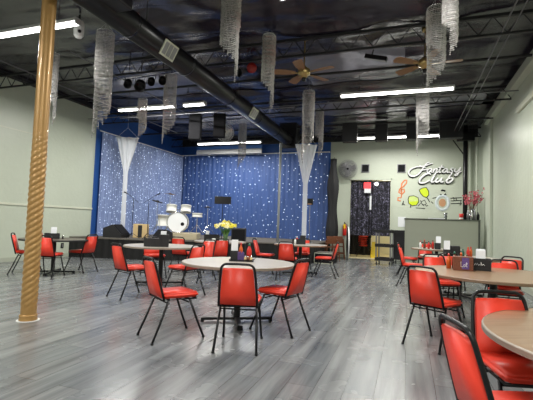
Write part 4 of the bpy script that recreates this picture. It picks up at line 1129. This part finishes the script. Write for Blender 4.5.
q = on(425, 64, 2, 4.25); ceiling_fan(tuple(q), .62, math.radians(70), 'five blade ceiling fan partly hidden by the crystal curtains at right')

# hanging speakers etc.
def hang_box(px, py, d, w, h, dp, rz, label, m='speaker', name='hanging_speaker', group='hanging box speakers'):
    q = at(px, py, d); t = thing(name, label, 'speaker', tuple(q), rz, group)
    obj('cabinet', box(B(), -w/2, w/2, -dp/2, dp/2, -h/2, h/2, .012), m, t)
    obj('grille', box(B(), -w/2+.02, w/2-.02, -dp/2-.008, -dp/2, -h/2+.02, h/2-.02), m, t)
    obj('bracket', tube(B(), [(-w*.3, 0, h/2), (-w*.3, 0, max(h/2+.05, ZC-q.z-.1))], .01, 6), 'truss', t)
    return t
hang_box(195.5, 127, 12, .34, .80, .3, math.radians(20), 'dark grey speaker hanging under the middle left lights, left one')
hang_box(219.5, 126, 12.2, .34, .70, .3, math.radians(20), 'dark grey speaker hanging behind the clear round fan')
hang_box(350, 133, 13.4, .48, .62, .35, math.radians(5), 'black speaker hanging above the wall fan', 'speaker_black')
hang_box(381.5, 131.5, 13.5, .40, .66, .35, 0, 'black speaker hanging above the doorway', 'speaker_black')
hang_box(412, 131, 13.5, .36, .62, .35, 0, 'black speaker hanging behind the right crystal curtain', 'speaker_black')
hang_box(451, 129, 13.6, .72, .66, .35, 0, 'wide black speaker hanging at the right above the sign', 'speaker_black')
q = at(376, 58, 8.3); t = thing('hanging_bar_heater', 'black bar shaped unit hanging tilted under the first truss', 'light bar', tuple(q), 0, rot=(0, math.radians(16), math.radians(-5)))
obj('bar_body', box(B(), -.23, .23, -.06, .06, -.045, .045, .01), 'black', t); obj('clamp', tube(B(), [(-.1, 0, .04), (-.1, 0, .16)], .012, 6), 'black', t)
# stage par cans
for px, py, d, lab in ((129, 81, 9.0, 'small round black stage light left of the biggest one near the duct'), (141, 83, 9.0, 'largest round black stage light on the ceiling, near the duct'), (152, 79, 9.7, 'small round black stage light just right of the biggest one'), (238, 70, 9.5, 'dark stage light to the left of the red lamp'), (163, 78, 9.5, 'dark stage light beside the crystal curtain under the duct')):
    q = at(px, py, d); t = thing('stage_light', lab, 'stage light', tuple(q), math.radians(30), 'black stage lights')
    r_ = .12 if px == 141 else .085
    obj('can', xform(lathe(B(), [(0, 0), (r_*.6, 0), (r_, .08), (r_, .24), (r_*.9, .24), (r_*.9, .1), (0, .1)], n=20), Matrix.Rotation(math.radians(130), 4, 'X')), 'black', t, True)
    obj('yoke', tube(B(), [(-r_, 0, 0), (-r_, 0, .16), (r_, 0, .16), (r_, 0, 0)], .008, 6), 'black', t)
    obj('stem', tube(B(), [(0, 0, .16), (0, 0, ZC-q.z-.12)], .01, 6), 'black', t)
q = at(252, 68, 9); t = thing('red_lamp', 'small red faced lamp on the dark ceiling', 'stage light', tuple(q), math.radians(20))
obj('lamp_body', xform(lathe(B(), [(0, 0), (.07, 0), (.11, .05), (.11, .16), (0, .16)], n=20), Matrix.Rotation(math.radians(110), 4, 'X')), 'redpipe', t, True)
obj('stem', tube(B(), [(0, 0, .08), (0, 0, ZC-q.z-.12)], .01, 6), 'black', t)
# white camera by the left light
q = at(79, 29, 7.3); t = thing('security_camera', 'white rounded dome fitting hanging at the end of the left light', 'fitting', tuple(q), math.radians(35))
obj('shell', lathe(B(), [(0, -.17), (.05, -.165), (.085, -.12), (.09, -.02), (.085, .12), (.06, .15), (0, .16)], n=20), 'white', t, True)
obj('lens', xform(lathe(B(), [(0, 0), (.03, 0), (.03, .02), (0, .02)], n=14), Matrix.Translation((.03, -.085, -.08)) @ Matrix.Rotation(PI/2, 4, 'X')), 'black', t)
obj('mount', tube(B(), [(0, 0, .15), (0, 0, ZC-q.z-.12)], .02, 8), 'black', t)

# ------------------------------------------------------------------ crystal curtains
def crystal(px, ytop, ybot, d, R_, label, ztop=None, ph=0.0, turns=1.15, yoff=True):
    top = at(px, ytop, d); bot = at(px, ybot, d)
    zt = min(top.z, ZC-.25) if ztop is None else ztop
    zb = bot.z; L_ = zt-zb
    t = thing('crystal_curtain', label, 'crystal curtain', (top.x if ytop > 0 else bot.x, top.y if ytop > 0 else bot.y, zt), 0, 'spiral crystal strand curtains')
    verts = []; faces = []
    n = 46; bs = .028
    for k in range(n):
        f = k/(n-1); a = ph+f*turns*2*PI; r = R_*(1-.12*f)
        x = r*math.cos(a); y = r*math.sin(a)
        z0 = -.28*L_*(1-f)*.0 - (.10*L_*f*0); ln = L_*(.40+.60*f**1.3)*(1-.03*(k % 3))
        nb = int(ln/bs)
        for b in range(nb):
            z = z0-b*bs; w = .0095+.004*((b*7+k*3) % 3); i0 = len(verts); jx = math.sin(b*.7+k)*.003
            verts += [(x+jx, y, z), (x+jx+w, y, z-bs*.45), (x+jx, y+w, z-bs*.45), (x+jx-w, y, z-bs*.45), (x+jx, y-w, z-bs*.45), (x+jx, y, z-bs*.92)]
            faces += [(i0, i0+1, i0+2), (i0, i0+2, i0+3), (i0, i0+3, i0+4), (i0, i0+4, i0+1), (i0+5, i0+2, i0+1), (i0+5, i0+3, i0+2), (i0+5, i0+4, i0+3), (i0+5, i0+1, i0+4)]
    me = bpy.data.meshes.new('bead_strands'); me.from_pydata(verts, [], faces); me.materials.append(M['crystal'])
    o = bpy.data.objects.new('bead_strands', me); C.objects.link(o); o.parent = t
    b = B(); m_ = 60
    tube(b, [((R_*(1-.12*k/m_))*math.cos(ph+k/m_*turns*2*PI), (R_*(1-.12*k/m_))*math.sin(ph+k/m_*turns*2*PI), .008) for k in range(m_+1)], .007, 5)
    obj('spiral_rail', b, 'chrome', t, True)
    b = B(); zz = ZC-zt-.1
    for k in range(3): a = ph+k*2*PI/3; tube(b, [(R_*.9*math.cos(a), R_*.9*math.sin(a), .01), (0, 0, min(.2, zz))], .003, 4)
    tube(b, [(0, 0, min(.2, zz)-.01), (0, 0, zz+.02)], .004, 4)
    obj('suspension', b, 'conduit', t)
crystal(106, 33, 141, 7.4, .16, 'long crystal curtain hanging at the left, in front of the blue side wall', ph=2.6)
crystal(228, -12, 80, 6.2, .15, 'crystal curtain cut by the top edge, left of centre', ph=.2)
crystal(269.5, 31, 114, 7.6, .125, 'crystal curtain hanging left of the left ceiling fan', ph=.4)
crystal(55, 54, 126, 8.2, .09, 'narrow crystal curtain just behind the gold column', ph=1)
crystal(143, 100, 139, 10.4, .12, 'short crystal curtain in front of the left fluorescent light', ph=2)
crystal(171, 76, 146, 9.6, .15, 'crystal curtain hanging below the black duct', ph=3)
crystal(243, 124, 170, 13.2, .13, 'small far crystal curtain before the star backdrop', ph=2.4)
crystal(309, 92, 165, 9.8, .145, 'crystal curtain below the left ceiling fan, over the right tulle drape', ph=3)
crystal(320, 110, 158, 11.8, .12, 'short crystal curtain just right of the right tulle drape', ph=1)
crystal(436.5, 9, 92, 6.2, .14, 'crystal curtain in front of the right ceiling fan', ph=2)
crystal(450, -14, 54, 5.4, .10, 'crystal curtain at the top edge, right of the right ceiling fan', ph=.5)
crystal(423, 90, 158, 9.9, .15, 'crystal curtain hanging lowest at right, near the club sign', ph=2.8)

# wall socket by the left table
q = on(62, 245.5, 0, XL); t = thing('wall_outlet', 'dark wall outlet on the left wall below the table', 'outlet', (XL, q.y, q.z)); obj('plate', box(B(), 0, .015, -.05, .05, -.08, .08, .004), 'black', t)
obj('socket_face', box(B(), .014, .018, -.02, .02, -.05, .05), 'grey', t)

# every group root stands at the base of its own thing
bpy.context.view_layer.update()
for t in [o for o in C.objects if o.type == 'EMPTY' and not o.parent and o.location.length < 1e-6 and o.get('label')]:
    ms = [m_ for c_ in t.children for m_ in [c_]+list(c_.children) if m_.type == 'MESH']
    P_ = [v.co for m_ in ms for v in m_.data.vertices]
    if not P_: continue
    c0 = Vector(((min(p.x for p in P_)+max(p.x for p in P_))/2, max(p.y for p in P_) if t['category'] in ('sign', 'wall painting') else (min(p.y for p in P_)+max(p.y for p in P_))/2, min(p.z for p in P_)))
    t.location = c0
    for m_ in ms:
        m_.data.transform(Matrix.Translation(-c0))

# ------------------------------------------------------------------ world, camera, view
w = bpy.data.worlds.new('World'); sc.world = w; w.use_nodes = True
w.node_tree.nodes['Background'].inputs[0].default_value = (.6, .65, .7, 1); w.node_tree.nodes['Background'].inputs[1].default_value = .15
cd = bpy.data.cameras.new('Camera'); cam = bpy.data.objects.new('Camera', cd); C.objects.link(cam); sc.camera = cam
cd.sensor_fit = 'HORIZONTAL'; cd.sensor_width = 36; cd.lens = FPX/533*36; cd.clip_start = .05; cd.clip_end = 100
mw = Matrix((CR, CU, -CF)).transposed().to_4x4(); mw.translation = O; cam.matrix_world = mw
vs = sc.view_settings; vs.view_transform = 'Standard'; vs.look = 'None'; vs.gamma = 1; vs.use_curve_mapping = False; vs.exposure = 0.0
